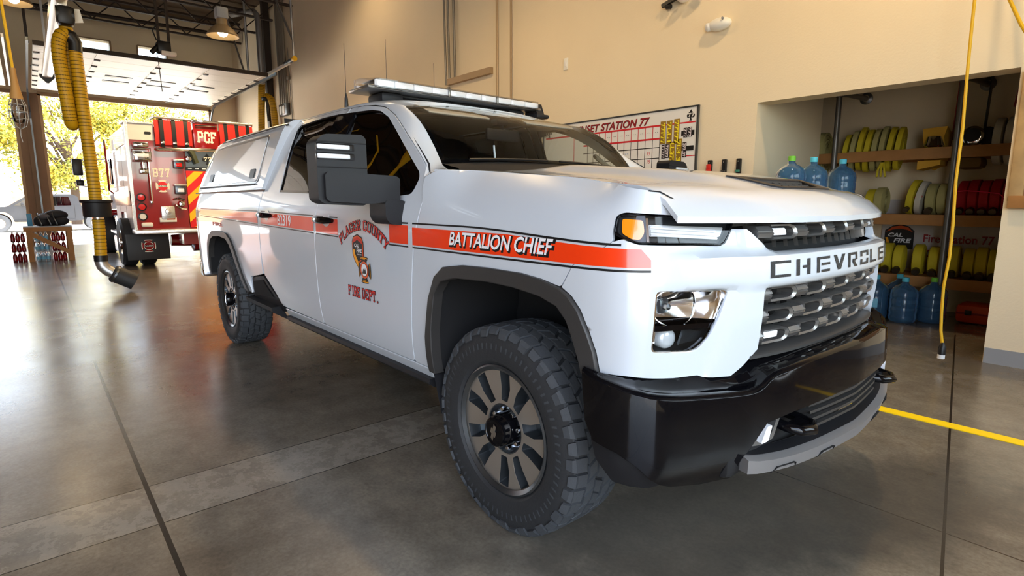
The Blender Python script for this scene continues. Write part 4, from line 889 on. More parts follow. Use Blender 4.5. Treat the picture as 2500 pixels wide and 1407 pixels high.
k = MB()
def wb(x0, x1, y0, y1, z0, z1): k.box(((x0+x1)/2, (y0+y1)/2, (z0+z1)/2), (x1-x0, y1-y0, z1-z0))
wb(XR-.3, -1.31, YW, YW+.25, 0, ZC); wb(.785, 4.5, YW, YW+.25, 0, ZC); wb(-1.31, .785, YW, YW+.25, 2.375, ZC); wb(-2.2, -1.31, YW+.25, 5.34, 0, 3.0)
struct(k.build('wall_right', MT['wall'], None, 0))
k = MB(); wb(-4, -3.9, 3.89, 6.2, 0, 3.0); wb(2.5, 2.6, 3.89, 6.2, 0, 3.0); wb(-4, 2.6, 6.1, 6.2, 0, 3.0)
struct(k.build('wall_alcove', MT['wall'], None, 0))
k = MB(); wb(-4, 2.6, YW+.25, 6.2, 3.0, 3.1); struct(k.build('ceiling_alcove', MT['deck'], None, 0))
k = MB(); wb(.79, 4.2, YW-.012, YW, 0, .13); struct(k.build('baseboard_right', MT['greystrip'], None, 0))
# rear wall with two door openings and two high windows
k = MB()
YA, YB, YC, YD, ZH = -7.2, -2.34, -1.82, 2.80, 4.48
wb(XR-.3, XR, -12, YA, 0, ZC); wb(XR-.3, XR, YD, YW, 0, ZC); wb(XR-.3, XR, YA, YD, ZH, 5.96); wb(XR-.3, XR, YA, YD, 6.29, ZC)
for a, b in ((YA, -.72), (.10, .82), (1.62, YD)): wb(XR-.3, XR, a, b, 5.96, 6.29)
struct(k.build('wall_rear', MT['wall'], None, 0))
k = MB(); wb(XR-.3, XR+.1, YB, YC, 0, ZH); wb(XR+.1, XR+.16, YB+.18, YC-.18, 0, ZH)
struct(k.build('wall_rear_pier', mat('pier_paint', rgb(128, 104, 82), .75, bump=.2), None, 0))
MT['frame'] = mat('tan_frame', rgb(166, 140, 108), .6)
for i, (a, b) in enumerate(((-.72, .10), (.82, 1.62))):
    fr_ = struct(box_thing('window_%d' % (i+1), (XR-.15, (a+b)/2, 5.955), (.34, b-a+.08, .03), MT['frame']))
    k = MB(); wb(XR-.3, XR+.03, a-.03, a+.02, 5.96, 6.29); wb(XR-.3, XR+.03, b-.02, b+.03, 5.96, 6.29); wb(XR-.3, XR+.03, a, b, 6.27, 6.31); k.build('window_frame', MT['frame'], fr_, 0)
    k = MB(); wb(XR-.2, XR-.19, a, b, 5.97, 6.28); k.build('window_pane', MT['clear'], fr_, 0)
for i, (a, b) in enumerate(((YC, YD), (YA, YB))):
    k = MB(); wb(XR, XR+.07, a-.02, a+.07, 0, ZH); wb(XR, XR+.07, b-.07, b+.02, 0, ZH); wb(XR, XR+.07, a, b, ZH-.05, ZH+.06); struct(k.build('trim_%d' % (i+1), MT['frame'], None, 0))
# front wall (behind the viewer) with an open bay and a closed door, left wall, roof
k = MB(); XF = 4.2
wb(XF, XF+.3, -12, -9.2, 0, ZC); wb(XF, XF+.3, -2.3, -1.1, 0, 4.9); wb(XF, XF+.3, 2.9, YW, 0, ZC); wb(XF, XF+.3, -9.2, 2.9, 4.9, ZC)
struct(k.build('wall_front', MT['wall'], None, 0))
k = MB()
for i in (0, 1, 6, 7): wb(XF+.1, XF+.15, -1.1, 2.9, .02+.61*i, .62+.61*i)
for y in (-1.08, -.3, .5, 1.3, 2.1, 2.88): wb(XF+.1, XF+.15, y-.03, y+.03, 1.24, 3.68)
d1_ = struct(k.build('door_1', mat('front_door_paint', rgb(214, 196, 166), .5), None, 0)); k = MB(); wb(XF+.12, XF+.13, -1.08, 2.88, 1.24, 3.68); k.build('window_pane', MT['clear'], d1_, 0)  # glazed middle of this unseen door is added to let daylight in
k = MB(); wb(XR-.3, 4.5, -12.2, -12, 0, ZC); struct(k.build('wall_left', mat('dark_block', rgb(120, 100, 78), .8), None, 0))
k = MB(); wb(XR-.3, 4.5, -12.2, YW+.25, ZC, ZC+.15)
struct(k.build('ceiling', MT['deck'], None, 0))
for x in (-19.2, -17.6, -16.0, -14.4, -12.8, -11.2, -8.0, -4.8, -1.6):
    k = MB(); k.box((x, -4.2, 7.15), (.12, 15.6, .06)); k.box((x, -4.2, 6.55), (.10, 15.6, .05)); y = -11.8; i = 0
    while y < 3.4: k.bar((x, y, 6.56 if i % 2 else 7.14), (x, y+.6, 7.14 if i % 2 else 6.56), .03, .03); y += .6; i += 1
    j = k.build('roof_joist', MT['brown'], None, 0); tag(j, 'dark steel bar joist under the roof deck', 'joist', 'steel joists under the roof'); struct(j)
# ------------------------------------------------------------ pendant lamps
MT['enamel'] = mat('lamp_enamel', rgb(150, 128, 96), .5, .2)
MT['bulb'] = mat('lamp_bulb', (1, .9, .7), .4, emis=(1, .86, .6), estr=14)
def pendant(x, y, z, label, e=130):
    t = thing('pendant_lamp', label, 'lamp', (x, y, z), 'bell pendant lamps on the ceiling')
    k = MB(); k.lathe([(.27, .0), (.275, .012), (.25, .05), (.20, .12), (.12, .185), (.09, .20), (.09, .31), (0, .31)], (x, y, z), n=32); k.lathe([(.265, .004), (.24, .045), (.19, .112), (.11, .17), (0, .18)], (x, y, z), n=32); k.build('lamp_shade', MT['enamel'], t, 60)
    k = MB(); k.sphere((x, y, z+.07), (.085, .085, .075)); k.build('bulb', MT['bulb'], t, 60)
    k = MB(); k.rbox((x, y, z+.40), (.20, .20, .20), .03); k.build('ballast_box', MT['greystrip'], t)
    k = MB(); k.cyl((x, y, z+.5), (x, y, 7.3), .012, n=8); k.build('hanger_rod', MT['brown'], t)
    ld = bpy.data.lights.new('lamp_light', 'SPOT'); ld.energy = e; ld.color = (1, .70, .36); ld.spot_size = math.radians(165); ld.spot_blend = .6; ld.shadow_soft_size = .1
    lo = bpy.data.objects.new('lamp_light', ld); COL.objects.link(lo); lo.location = (0, 0, -.02); lo.parent = t
pendant(-9.97, .67, 4.32, 'bell pendant lamp in front of the raised garage door, right of the yellow exhaust hose', 320)
pendant(-12.5, -2.17, 4.92, 'bell pendant lamp at the top left edge, above the caged work light', 25)
for x, y, z, e_ in ((-9.6, 2.3, 6.4, 60), (-4.6, .6, 5.6, 200), (.3, 2.0, 5.8, 230), (-.6, -5.5, 5.4, 60)): pendant(x, y, z, 'bell pendant lamp high above the bay floor', e_)
# ------------------------------------------------------------ raised sectional door and its gear
dr = thing('overhead_door', 'raised white sectional garage door hanging flat under the ceiling', 'garage door', (-16.5, .4, 4.5))
NS = 8; x0, x1 = -13.7, -19.6; ya, yb = -1.95, 2.62; w = (x0-x1)/NS
for i in range(NS):
    xa = x0-i*w; k = MB(); k.box((xa-w/2, (ya+yb)/2, 4.52), (w-.012, yb-ya, .045)); sec = k.build('door_section', MT['steelw'], dr, 0)
    k = MB()
    for yy in (ya+.06, -.84, .34, 1.36, yb-.06): k.box((xa-w/2, yy, 4.492), (w-.02, .10, .012))
    k.build('door_stile', MT['steelw'], sec, 0)
    k = MB()
    for yy in (ya+.06, -.84, .34, 1.36, yb-.06): k.box((xa-w+.0, yy, 4.480), (.09, .11, .025))
    k.build('door_hinge', MT['brown'], sec, 0)
    if i in (3, 4):
        for yy in (-1.45, -.25, .73, 1.68):
            k = MB(); k.rbox((xa-w/2, yy, 4.490), (.17, .58, .014), .005); k.build('door_slot', MT['ink'], sec)
box_thing('door_edge_strut', (x0+.02, (ya+yb)/2, 4.52), (.05, yb-ya, .09), MT['brown'], dr)
for y in (ya-.09, yb+.09):
    k = MB(); P = [(-13.3, y, 4.50), (-19.3, y, 4.50)]+[(-19.3-.95*math.sin(t), y, 4.5-.95+.95*math.cos(t)) for t in [PI/2*i/8 for i in range(1, 9)]]+[(-20.25, y, .1)]
    for a, b in zip(P, P[1:]): k.bar(a, b, .04, .07)
    k.build('door_track', MT['gun'], dr, 0)
k = MB(); k.cyl((-20.2, -1.9, 5.2), (-20.2, 2.75, 5.2), .03); k.cyl((-20.2, 2.3, 5.2), (-20.2, 2.6, 5.2), .09); k.build('torsion_shaft', MT['steel'], dr)
op = thing('door_opener', 'black garage door opener hanging on two dark straps in front of the raised door', 'door opener', (-13.5, .34, 4.6))
k = MB(); k.rbox((-13.55, .33, 4.77), (.30, .26, .24), .03); k.build('motor_housing', MT['ink'], op)
k = MB(); k.rbox((-13.42, .40, 4.63), (.14, .30, .09), .02); k.build('lens_cover', MT['plastic'], op)
k = MB(); k.cyl((-13.5, .08, 4.62), (-13.5, .24, 4.80), .05); k.tube([(-13.5, .2, 4.9), (-13.5, .14, 5.1), (-13.5, .24, 5.25)], .015, 6); k.tube([(-13.5, .18, 4.62), (-13.5, .2, 4.45), (-13.5, .22, 3.8)], .008, 6); k.build('pull_chain', MT['ink'], op)
k = MB()
for y in (.25, .45): k.bar((-13.55, y, 4.85), (-13.55, y, 7.25), .05, .06)
k.build('hanger_strap', MT['brown'], op, 0)
k = MB(); k.tube([(-20.0, -11, 6.6), (-20.0, -.65, 6.88), (-20., 3.5, 6.95)], .055, 10); tag(k.build('sprinkler_pipe', MT['brown']), 'dark sprinkler pipe across the rear wall below the ceiling', 'pipe')
k = MB(); k.tube([(-18.95, 3.15, 7.38-.1), (-16.75, 3.15, 6.87), (-16.17, 3.15, 6.75), (-15.93, 3.15, 6.6), (-15.86, 3.15, 6.33), (-15.86, 3.15, 4.70)], .078, 14); tag(k.build('vent_pipe', MT['steel']), 'silver pipe bending down beside the raised door', 'pipe')
rl = thing('exhaust_hose_rail', 'white slotted rail with yellow clips sloping along the right wall', 'rail', (-15.6, 2.9, 4.6))
k = MB(); k.bar((-18.9, 2.9, 4.70), (-12.9, 2.9, 4.72), .05, .07); k.build('rail_channel', MT['steelw'], rl, 0)
k = MB()
for i in range(34): k.box((-18.6+i*.165, 2.93, 4.755), (.05, .03, .05))
k.build('rail_clips', mat('rail_yellow', rgb(190, 140, 30), .5), rl, 0)
k = MB(); k.cyl((-13.2, 2.9, 4.75), (-12.55, 2.9, 4.75), .045); k.build('rail_end', MT['ink'], rl)
k = MB(); k.cyl((-12.6, 2.9, 4.75), (-12.5, 2.9, 4.75), .06); k.build('rail_stop', MT['cord'], rl)
for a, b, r in (((-18.2, 2.9, 7.2), (-16.35, 2.9, 4.8), .028), ((-16.2, 2.9, 7.2), (-16.2, 2.9, 4.75), .035), ((-13.7, 2.9, 6.5), (-12.6, 2.9, 5.22), .03), ((-12.6, 2.9, 7.2), (-12.55, 2.9, 4.78), .03)):
    k = MB(); k.tube([a, b], r, 8); k.build('rail_hanger', MT['steel'], rl)
k = MB(); k.box((-16.45, YW-.1, 5.4), (.18, .18, 4.2)); tag(k.build('steel_post', MT['brown'], None, 0), 'dark steel post against the right wall behind the vent pipe', 'post')
MT['hose'] = None
def hose_mat():
    m = mat('ribbed_hose', rgb(196, 150, 10), .5, var=.08); n = m.node_tree; b = n.nodes['Principled BSDF']
    return m
MT['hose'] = hose_mat(); MT['hoserib'] = mat('hose_rib', rgb(96, 74, 8), .6)
def ribbed(name, P, r, parent, step=.045):
    """corrugated hose: a wavy tube, ribs in the mesh"""
    pts = [Vector(p) for p in P]; Q = [pts[0]]
    for i in range(len(pts)-1):
        p0, p1, p2, p3 = pts[max(i-1, 0)], pts[i], pts[i+1], pts[min(i+2, len(pts)-1)]; N = max(2, int((p2-p1).length/(step/2)))
        for j in range(1, N+1):
            t = j/N; Q.append(.5*((2*p1)+(-p0+p2)*t+(2*p0-5*p1+4*p2-p3)*t*t+(-p0+3*p1-3*p2+p3)*t**3))
    k = MB(); k.tube(Q, [r if i % 2 else r*.93 for i in range(len(Q))], 16); o = k.build(name, MT['hose'], parent, 80)
    k2 = MB()
    for i in range(0, len(Q)-1, 2):
        d = (Q[min(i+1, len(Q)-1)]-Q[i-1 if i else 0]).normalized(); x, y = basis(d)
        ring = lambda rr, o_: [Q[i]+d*o_+(x*math.cos(t)+y*math.sin(t))*rr for t in [2*PI*q/16 for q in range(16)]]
        k2.loft([ring(r*.935, -.006), ring(r*.965, 0), ring(r*.935, .006)], closed=True)
    k2.build('hose_ribs', MT['hoserib'], o, 60); return o
ex = thing('exhaust_hose', 'yellow ribbed exhaust hose looped from the ceiling rail with a black nozzle near the floor', 'hose', (-8.5, -1.7, 0))
ribbed('hose_loop', [(-8.6, -1.70, 3.86), (-8.6, -1.70, 3.62), (-8.6, -1.72, 3.3), (-8.6, -1.735, 2.8), (-8.6, -1.74, 2.48), (-8.55, -1.755, 2.415), (-8.5, -1.775, 2.48), (-8.45, -1.80, 2.9), (-8.45, -1.82, 3.3), (-8.45, -1.80, 3.52), (-8.48, -1.745, 3.62), (-8.5, -1.70, 3.60)], .083, ex)
ribbed('hose_drop', [(-8.5, -1.63, 3.42), (-8.5, -1.625, 3.0), (-8.5, -1.615, 2.4), (-8.5, -1.60, 1.8), (-8.5, -1.595, 1.36)], .080, ex)
ribbed('hose_tail', [(-8.5, -1.59, 1.08), (-8.5, -1.595, .8), (-8.5, -1.61, .50)], .078, ex)
k = MB(); k.tube([(-8.5, -1.72, 3.62), (-8.5, -1.66, 3.60), (-8.5, -1.62, 3.52), (-8.5, -1.63, 3.40)], .082, 14); k.build('hose_saddle', MT['ink'], ex)
k = MB(); k.lathe([(.075, 0), (.17, .0), (.175, .02), (.175, .20), (.20, .21), (.20, .245), (.075, .245)], (-8.5, -1.59, 1.12), n=28); k.build('hose_collar', MT['trim'], ex)
k = MB(); k.cyl((-8.5, -1.59, 1.05), (-8.5, -1.59, 1.13), .07); k.build('hose_cuff', MT['chrome'], ex)
k = MB(); k.tube([(-8.5, -1.61, .54), (-8.5, -1.612, .46), (-8.49, -1.60, .40), (-8.48, -1.55, .335), (-8.46, -1.47, .28)], .082, 16); k.build('nozzle_elbow', MT['steel'], ex, 60)
k = MB(); k.cyl((-8.5, -1.61, .56), (-8.5, -1.612, .47), .088); k.build('elbow_cuff', MT['ink'], ex)
nz_ = MB(); a = Vector((-8.46, -1.50, .295)); d = Vector((.05, .86, -.50)).normalized(); nz_.lathe([(.10, 0), (.125, .02), (.125, .30), (.132, .31), (.115, .31), (.11, .05), (0, .04)], a, d, 28); nz_.build('nozzle', MT['rubber'], ex)
k = MB(); k.lathe([(.128, .03), (.134, .035), (.134, .06), (.128, .065)], a, d, 28); k.build('nozzle_band', MT['gun'], ex)
k = MB(); k.rbox((-8.5, -1.70, 3.855), (.22, .20, .25), .05); k.cyl((-8.5, -1.80, 3.87), (-8.5, -1.60, 3.87), .105); k.build('trolley', MT['ink'], ex)
k = MB(); k.bar((-8.52, -1.59, 3.97), (-8.52, -1.56, 3.80), .03, .12); k.build('trolley_plate', MT['plastic'], ex)
er = thing('exhaust_track', 'silver exhaust extraction track running toward the rear door above the yellow hose', 'track', (-11.5, -1.78, 4.1))
k = MB(); pr = [(-.085, 0), (-.085, .12), (-.05, .16), (.05, .16), (.085, .12), (.085, 0), (.03, -.02), (-.03, -.02)]
k.loft([[Vector((x, -1.75+a_, z+b_)) for a_, b_ in pr] for x, z in ((-6.0, 4.02), (-14.6, 4.02))], closed=True, caps=True); k.build('track_profile', mat('aluminium', rgb(224, 216, 204), .3, .3), er)
k = MB(); k.prism([(-.13, .06), (.13, .06), (.13, .0), (.02, -.12), (-.02, -.12), (-.13, .0)], (-14.6, -1.75, 4.02), (0, 1, 0), (0, 0, 1), (-.08, 0, 0)); k.build('track_end', MT['ink'], er)
for x in (-7.6, -10.6, -13.6): k = MB(); k.bar((x, -1.75, 4.16), (x, -1.75, 7.25), .04, .04); k.build('track_hanger', MT['steel'], er, 0)
# perforated angle hangers of the left door track
for i, (x, y, z) in enumerate(((-14.2, -2.02, 4.6), (-14.2, -2.62, 4.6))):
    k = MB(); k.bar((x, y, z), (x, y, 7.2), .05, .05); tag(k.build('track_strap', MT['brown'], None, 0), ('dark strap holding the end of the raised door track, right one of two', 'dark strap holding the end of the other bay door track, left one of two')[i], 'strap')
dl = thing('overhead_door', 'raised white garage door of the next bay, cut off at the left edge', 'garage door', (-16.5, -4.7, 4.5))
for i in range(NS): k = MB(); xa = x0-i*w; k.box((xa-w/2, (YA+YB)/2, 4.52), (w-.012, YB-YA-.3, .045)); k.build('door_section', MT['steelw'], dl, 0)
k = MB(); k.bar((-13.3, YB-.06, 4.5), (-19.3, YB-.06, 4.5), .04, .07); k.build('door_track', MT['steel'], dl, 0)
# caged work light on its yellow cord
wl_ = thing('work_light', 'caged hanging work light with tan handle on a yellow cord', 'work light', (-6, -2.33, 2.3))
k = MB(); k.tube([(-6, -2.36, 4.2), (-6, -2.345, 3.3), (-6, -2.325, 2.66)], .013, 8); k.build('cord', MT['cord'], wl_)
k = MB(); k.lathe([(0, .30), (.022, .30), (.026, .20), (.034, .12), (.052, .02), (.052, 0), (0, 0)], (-6, -2.325, 2.36), n=16); k.build('handle', mat('tan_rubber', rgb(176, 130, 70), .6), wl_)
k = MB()
for i in range(8):
    t = 2*PI*i/8; c_, s_ = math.cos(t), math.sin(t); k.tube([(-6+r*c_, -2.325+r*s_, z) for r, z in ((.045, 2.36), (.07, 2.30), (.072, 2.18), (.05, 2.10), (.005, 2.07))], .004, 5)
for z, r in ((2.30, .07), (2.24, .073), (2.17, .071)): k.tube([(-6+r*math.cos(t), -2.325+r*math.sin(t), z) for t in [2*PI*i/20 for i in range(20)]], .004, 5, closed=True)
k.tube([(-6, -2.325, 2.07), (-6, -2.33, 2.0), (-6, -2.32, 1.94)], .004, 5); k.build('wire_cage', MT['steel'], wl_)
k = MB(); k.lathe([(0, .20), (.05, .19), (.058, .10), (.045, .02), (0, 0)], (-6, -2.325, 2.12), n=18); k.build('glass_globe', MT['lens'], wl_, 60)
h2 = thing('exhaust_hose', 'yellow exhaust hose hanging in a loop against the right wall behind the bed canopy', 'hose', (-16.2, 3.3, 3.5))
ribbed('hose_loop', [(-16.2, 3.25, 4.8), (-16.2, 3.2, 4.2), (-16.3, 3.18, 3.4), (-16.3, 3.16, 2.6)], .10, h2); ribbed('hose_loop', [(-16.2, 3.2, 4.3), (-16.1, 3.35, 4.40), (-16.0, 3.45, 4.2), (-16.0, 3.50, 3.4), (-16.0, 3.5, 2.6)], .10, h2)
k = MB(); k.rbox((-16.1, 3.3, 4.33), (.15, .25, .12), .04); k.tube([(-16.1, 3.32, 4.3), (-16.1, 3.34, 3.7)], .03, 8); k.build('hose_saddle', MT['ink'], h2)
# daylight portals in the door openings (sampling guides for the sky, they give off no light themselves)
for x, y, w_, sx in ((XF+.05, -5.75, 6.9, -1), (XR-.05, .48, 4.6, 1), (XR-.05, -4.8, 4.9, 1)):
    ld = bpy.data.lights.new('door_portal', 'AREA'); ld.shape = 'RECTANGLE'; ld.size = 4.4; ld.size_y = w_; ld.cycles.is_portal = True
    lo = bpy.data.objects.new('door_portal', ld); COL.objects.link(lo); lo.location = (x, y, 2.2); lo.rotation_euler = Vector((-sx, 0, 0)).to_track_quat('Z', 'Y').to_euler()
# ============================================================ THE FIRE ENGINE AND OUTDOORS
MT['fred'] = mat('engine_red', rgb(150, 16, 18), .2, 0, 1., var=.04, crough=.05)
MT['cloth'] = mat('red_tarp', rgb(196, 30, 24), .6, bump=.5, bscale=12, var=.12)
MT['plate'] = mat('diamond_plate', rgb(226, 224, 220), .25, .85, bump=.6, bscale=60, var=.1)
MT['white2'] = mat('engine_white', rgb(232, 230, 226), .3, 0, .8)
MT['cream'] = mat('cream_letters', rgb(240, 232, 214), .4)
MT['flap'] = mat('flap_rubber', (.02, .02, .022), .55)
MT['chev'] = mat('chevron_yellow', rgb(255, 196, 0), .35)
MT['chevr'] = mat('chevron_red', rgb(228, 24, 20), .35)
MT['lensr'] = mat('red_lens', rgb(190, 12, 12), .15, 0, 1., emis=(1, .02, .01), estr=.08)
FT = thing('fire_engine', 'red fire engine seen from behind with red and yellow chevrons, marked PCF and B77', 'fire engine', (-12.5, .55, 0))
XE = -11.6; Y0, Y1 = -.775, 1.87
RF = flat((XE, 0, 0), (0, 1, 0), (0, 0, 1))        # the rear face, facing the bay
rbx = lambda u0, v0, u1, v1: [(u0, v0), (u1, v0), (u1, v1), (u0, v1)]
k = MB(); k.rbox(((XE-14.35)/2, (Y0+Y1)/2, 1.78), (14.35+XE if False else 2.73, Y1-Y0-.01, 2.06), .02); bd = k.build('body', MT['fred'], FT)
panel('rear_panel', fillet(rbx(-.765, .77, .165, 2.80), .02), RF, MT['fred'], bd, res=.3, depth=.01, off=.012, bev=.004)
panel('rear_panel', fillet(rbx(1.0, .77, 1.86, 2.45), .02), RF, MT['fred'], bd, res=.3, depth=.01, off=.012, bev=.004)
panel('upper_panel', fillet(rbx(-.755, 2.53, -.32, 2.85), .02), RF, MT['white2'], bd, res=.3, depth=.01, off=.018, bev=.004)
panel('panel_handle', fillet(rbx(-.48, 2.645, -.37, 2.695), .02), RF, MT['ink'], bd, res=.2, depth=.01, off=.03)
k = MB(); k.box((XE+.01, Y0+.0, 1.80), (.05, .05, 2.12)); k.box((XE-.2, Y0+.2, 2.86), (.5, .5, .03)); k.build('corner_trim', MT['plate'], bd, 0)
sd = flat((XE, Y0-.006, 0), (-1, 0, 0), (0, 0, 1))
for a, b in ((.10, .92), (.98, 1.90), (1.96, 2.68)):
    p = panel('side_compartment_door', fillet(rbx(a, 1.12 if .9 < a < 1.5 else .80, b, 2.42), .02), lambda u, v, o=0.: Vector((XE-u, Y0-.006-o, v)), MT['white2'], bd, res=.4, depth=.012, off=.012, bev=.004)
panel('side_compartment_door', fillet(rbx(.10, 2.47, 2.68, 2.80), .02), lambda u, v, o=0.: Vector((XE-u, Y0-.006-o, v)), MT['white2'], bd, res=.4, depth=.012, off=.012, bev=.004)
panel('side_stripe', rbx(.1, 1.25, 2.68, 1.55), lambda u, v, o=0.: Vector((XE-u, Y0-.006-o, v)), MT['fred'], bd, res=.4, depth=.003, off=.028)
# hose-bed covers, name box
for ya_, yb_ in ((-.31, .335), (.86, 1.52)):
    k = MB(); k.loft([[Vector((XE+o+.01*math.sin(9*y), y, z)) for z, o in ((2.95, .02), (2.94, .06), (2.7, .085), (2.46, .07), (2.43, .03))] for y in [ya_+(yb_-ya_)*i/12 for i in range(13)]], caps=True); cv = k.build('hose_bed_cover', MT['cloth'], FT)
    for i in range(3):
        y = lerp(ya_+.12, yb_-.10, i/2); k = MB(); k.loft([[Vector((XE+o, y+q, z)) for q in (-.035, .035)] for z, o in ((2.96, .05), (2.94, .075), (2.7, .10), (2.46, .085), (2.40, .06))]); k.build('cover_strap', MT['ink'], cv)
        k = MB(); k.rbox((XE+.10, y, 2.50), (.02, .075, .05), .008); k.build('strap_buckle', MT['chrome'], cv)
    k = MB(); k.tube([(XE-.1, ya_-.03, 2.97), (XE+.06, ya_, 2.985), (XE+.06, yb_, 2.985), (XE-.1, yb_+.03, 2.97)], .03, 8); k.build('cover_rail', MT['plate'], cv)
k = MB(); k.rbox((XE+.0, .60, 2.69), (.12, .46, .52), .015); nb = k.build('name_box', MT['fred'], FT)
NBF = flat((XE+.062, 0, 0), (0, 1, 0), (0, 0, 1))
slab('name_lettering', 'PCF', NBF, MT['cream'], nb, .612, 2.655, .33, .19, 2.1, .004)
k = MB(); k.tube([(XE+.08, .42, 2.87), (XE+.10, .45, 2.875), (XE+.10, .78, 2.885), (XE+.08, .80, 2.885)], .018, 8); k.rbox((XE, .60, 2.97), (.2, .5, .06), .015); k.build('box_handle', MT['chrome'], nb)
k = MB(); k.tube([(XE+.04, -.30, 2.37), (XE+.09, -.27, 2.37), (XE+.09, .95, 2.41), (XE+.04, 1.0, 2.41)], .035, 10); k.build('grab_rail', MT['chrome'], FT)
k = MB(); k.box((XE-.15, .6, 2.18), (.3, .80, .42)); k.build('rear_recess', MT['gun'], FT)
RB = flat((XE+.012, 0, 0), (0, 1, 0), (0, 0, 1))
k = MB(); k.tube([(XE+.06, .25, 2.42), (XE+.1, .32, 2.3), (XE+.08, .38, 2.12)], .05, 8); k.build('green_hose', mat('olive_hose', rgb(70, 74, 52), .6), FT)
def spade(c, k): return [(c[0]+x*k, c[1]+y*k) for x, y in ((0, 1), (.25, .62), (.62, .28), (.82, -.05), (.72, -.38), (.40, -.48), (.14, -.36), (.13, -.62), (.28, -1), (-.28, -1), (-.13, -.62), (-.14, -.36), (-.40, -.48), (-.72, -.38), (-.82, -.05), (-.62, .28), (-.25, .62))]
sp_ = decal('spade_emblem', spade((.60, 2.215), .115), RB, MT['ink'], FT, .004, .2); slab('spade_number', '77', RB, MT['cream'], sp_, .60, 2.215, .13, .065, 2.2, .006, serif=False)
panel('marker_strip', rbx(.18, 1.985, 1.0, 2.04), RB, MT['ink'], FT, res=.3, depth=.02, off=.03)
for i in range(6): panel('marker_light', rbx(.22+.13*i, 2.003, .29+.13*i, 2.022), RB, MT['lampwhite'], FT, res=.2, depth=.004, off=.034)
cd_ = panel('rear_door', fillet(rbx(.18, .80, .99, 1.965), .015), RB, MT['chevr'], FT, res=.3, depth=.012, off=.014, bev=.004)
def clip(poly, x0, z0, x1, z1):
    for f, inter in (((lambda p: p[0] >= x0), (0, x0)), ((lambda p: p[0] <= x1), (0, x1)), ((lambda p: p[1] >= z0), (1, z0)), ((lambda p: p[1] <= z1), (1, z1))):
        out = []
        for i, p in enumerate(poly):
            q = poly[i-1]
            if f(p) != f(q):
                a, v = inter; t = (v-q[a])/(p[a]-q[a]); out.append((q[0]+(p[0]-q[0])*t, q[1]+(p[1]-q[1])*t))
            if f(p): out.append(p)
        poly = out
        if not poly: return []
    return poly
for s_, c0, c1 in ((1, .18, .585), (-1, .585, .99)):
    for i in range(-1, 7):
        z0 = .55+i*.36; a, b = (c0, c1)
        za, zb2 = (z0, z0+.40) if s_ > 0 else (z0+.40, z0)
        q = clip([(a, za), (b, zb2), (b, zb2+.18), (a, za+.18)], c0, .81, c1, 1.955)
        if len(q) > 2: decal('chevron_stripe', q, RB, MT['chev'], cd_, .017, .3)
# rear lamps and gear
for z, m_ in ((1.42, 'lensr'), (1.235, 'lensr'), (1.045, 'plastic')):
    k = MB(); k.lathe([(0, .02), (.058, .018), (.060, 0)], (XE+.02, -.64, z), (1, 0, 0), 24); o = k.build('tail_lamp', MT[m_], FT)
    k = MB(); k.lathe([(.058, .0), (.062, .026), (.08, .022), (.082, 0)], (XE+.02, -.64, z), (1, 0, 0), 24); k.build('lamp_bezel', MT['ink'], o)
k = MB(); k.rbox((XE+.03, -.58, .88), (.05, .20, .09), .03); k.build('marker_lamp', MT['plastic'], FT)
k = MB(); k.rbox((XE+.10, -.57, 2.43), (.14, .26, .10), .03); k.rbox((XE+.08, -.56, 2.22), (.16, .30, .17), .01); k.tube([(XE+.14, -.70, 2.35), (XE+.16, -.70, 2.12), (XE+.16, -.42, 2.12), (XE+.14, -.42, 2.36)], .012, 6, closed=True); k.build('scene_light', MT['chrome'], FT)
k = MB(); k.rbox((XE+.165, -.57, 2.23), (.01, .22, .06), .004); k.build('light_lens', MT['lampwhite'], FT)
k = MB(); k.cyl((XE+.06, -.56, 2.10), (XE+.06, -.555, 1.98), .03); k.rbox((XE+.05, -.555, 1.93), (.08, .14, .10), .02); k.build('light_bracket', MT['chrome'], FT)
k = MB(); k.tube([(XE+.05, -.46, 2.14), (XE+.05, -.465, 1.35)], .022, 10); k.rbox((XE+.04, -.46, 2.14), (.05, .05, .05), .01); k.rbox((XE+.04, -.467, 1.33), (.05, .05, .06), .01); k.build('grab_rail', MT['chrome'], FT)
slab('unit_lettering', 'B77', RB, MT['cream'], FT, -.26, 1.912, .28, .145, 2.1, .006)
dsc = lambda c, r, n=24: [(c[0]+r*math.cos(2*PI*i/n), c[1]+r*math.sin(2*PI*i/n)) for i in range(n)]
em = decal('cross_emblem', cross(.14, (-.25, 1.645)), RB, MT['cream'], FT, .004, .2); decal('emblem_ring', dsc((-.25, 1.645), .088), RB, MT['chevr'], em, .006, .2); decal('emblem_band', rbx(-.34, 1.625, -.16, 1.665), RB, MT['cream'], em, .008, .2)
lettering('emblem_word', 'PLACER', RB, MT['ink'], em, 1, -.25, 1.645, .02, 0, (.15, .028), .010)
for (y, z, w_, h_, nm) in ((.055, 2.09, .18, .18, 'directional_light'), (.05, 1.585, .20, .20, 'warning_light')):
    k = MB(); k.rbox((XE+.05, y, z), (.08, w_, h_), .02); o = k.build(nm, MT['gun'], FT); k = MB(); k.rbox((XE+.07, y, z+h_*.42), (.12, w_*1.1, .035), .01); k.build('light_hood', MT['plate'], o); k = MB(); k.rbox((XE+.09, y, z-.02), (.02, w_*.6, h_*.4), .01); k.build('light_lens', MT['lensr'] if z > 2 else MT['lampwhite'], o)
k = MB(); k.rbox((XE+.03, -.2, 1.12), (.04, .24, .25), .01); k.lathe([(0, .06), (.05, .05), (.06, 0)], (XE+.04, -.2, 1.14), (1, 0, 0), 16); k.build('outlet_cover', MT['plate'], FT)
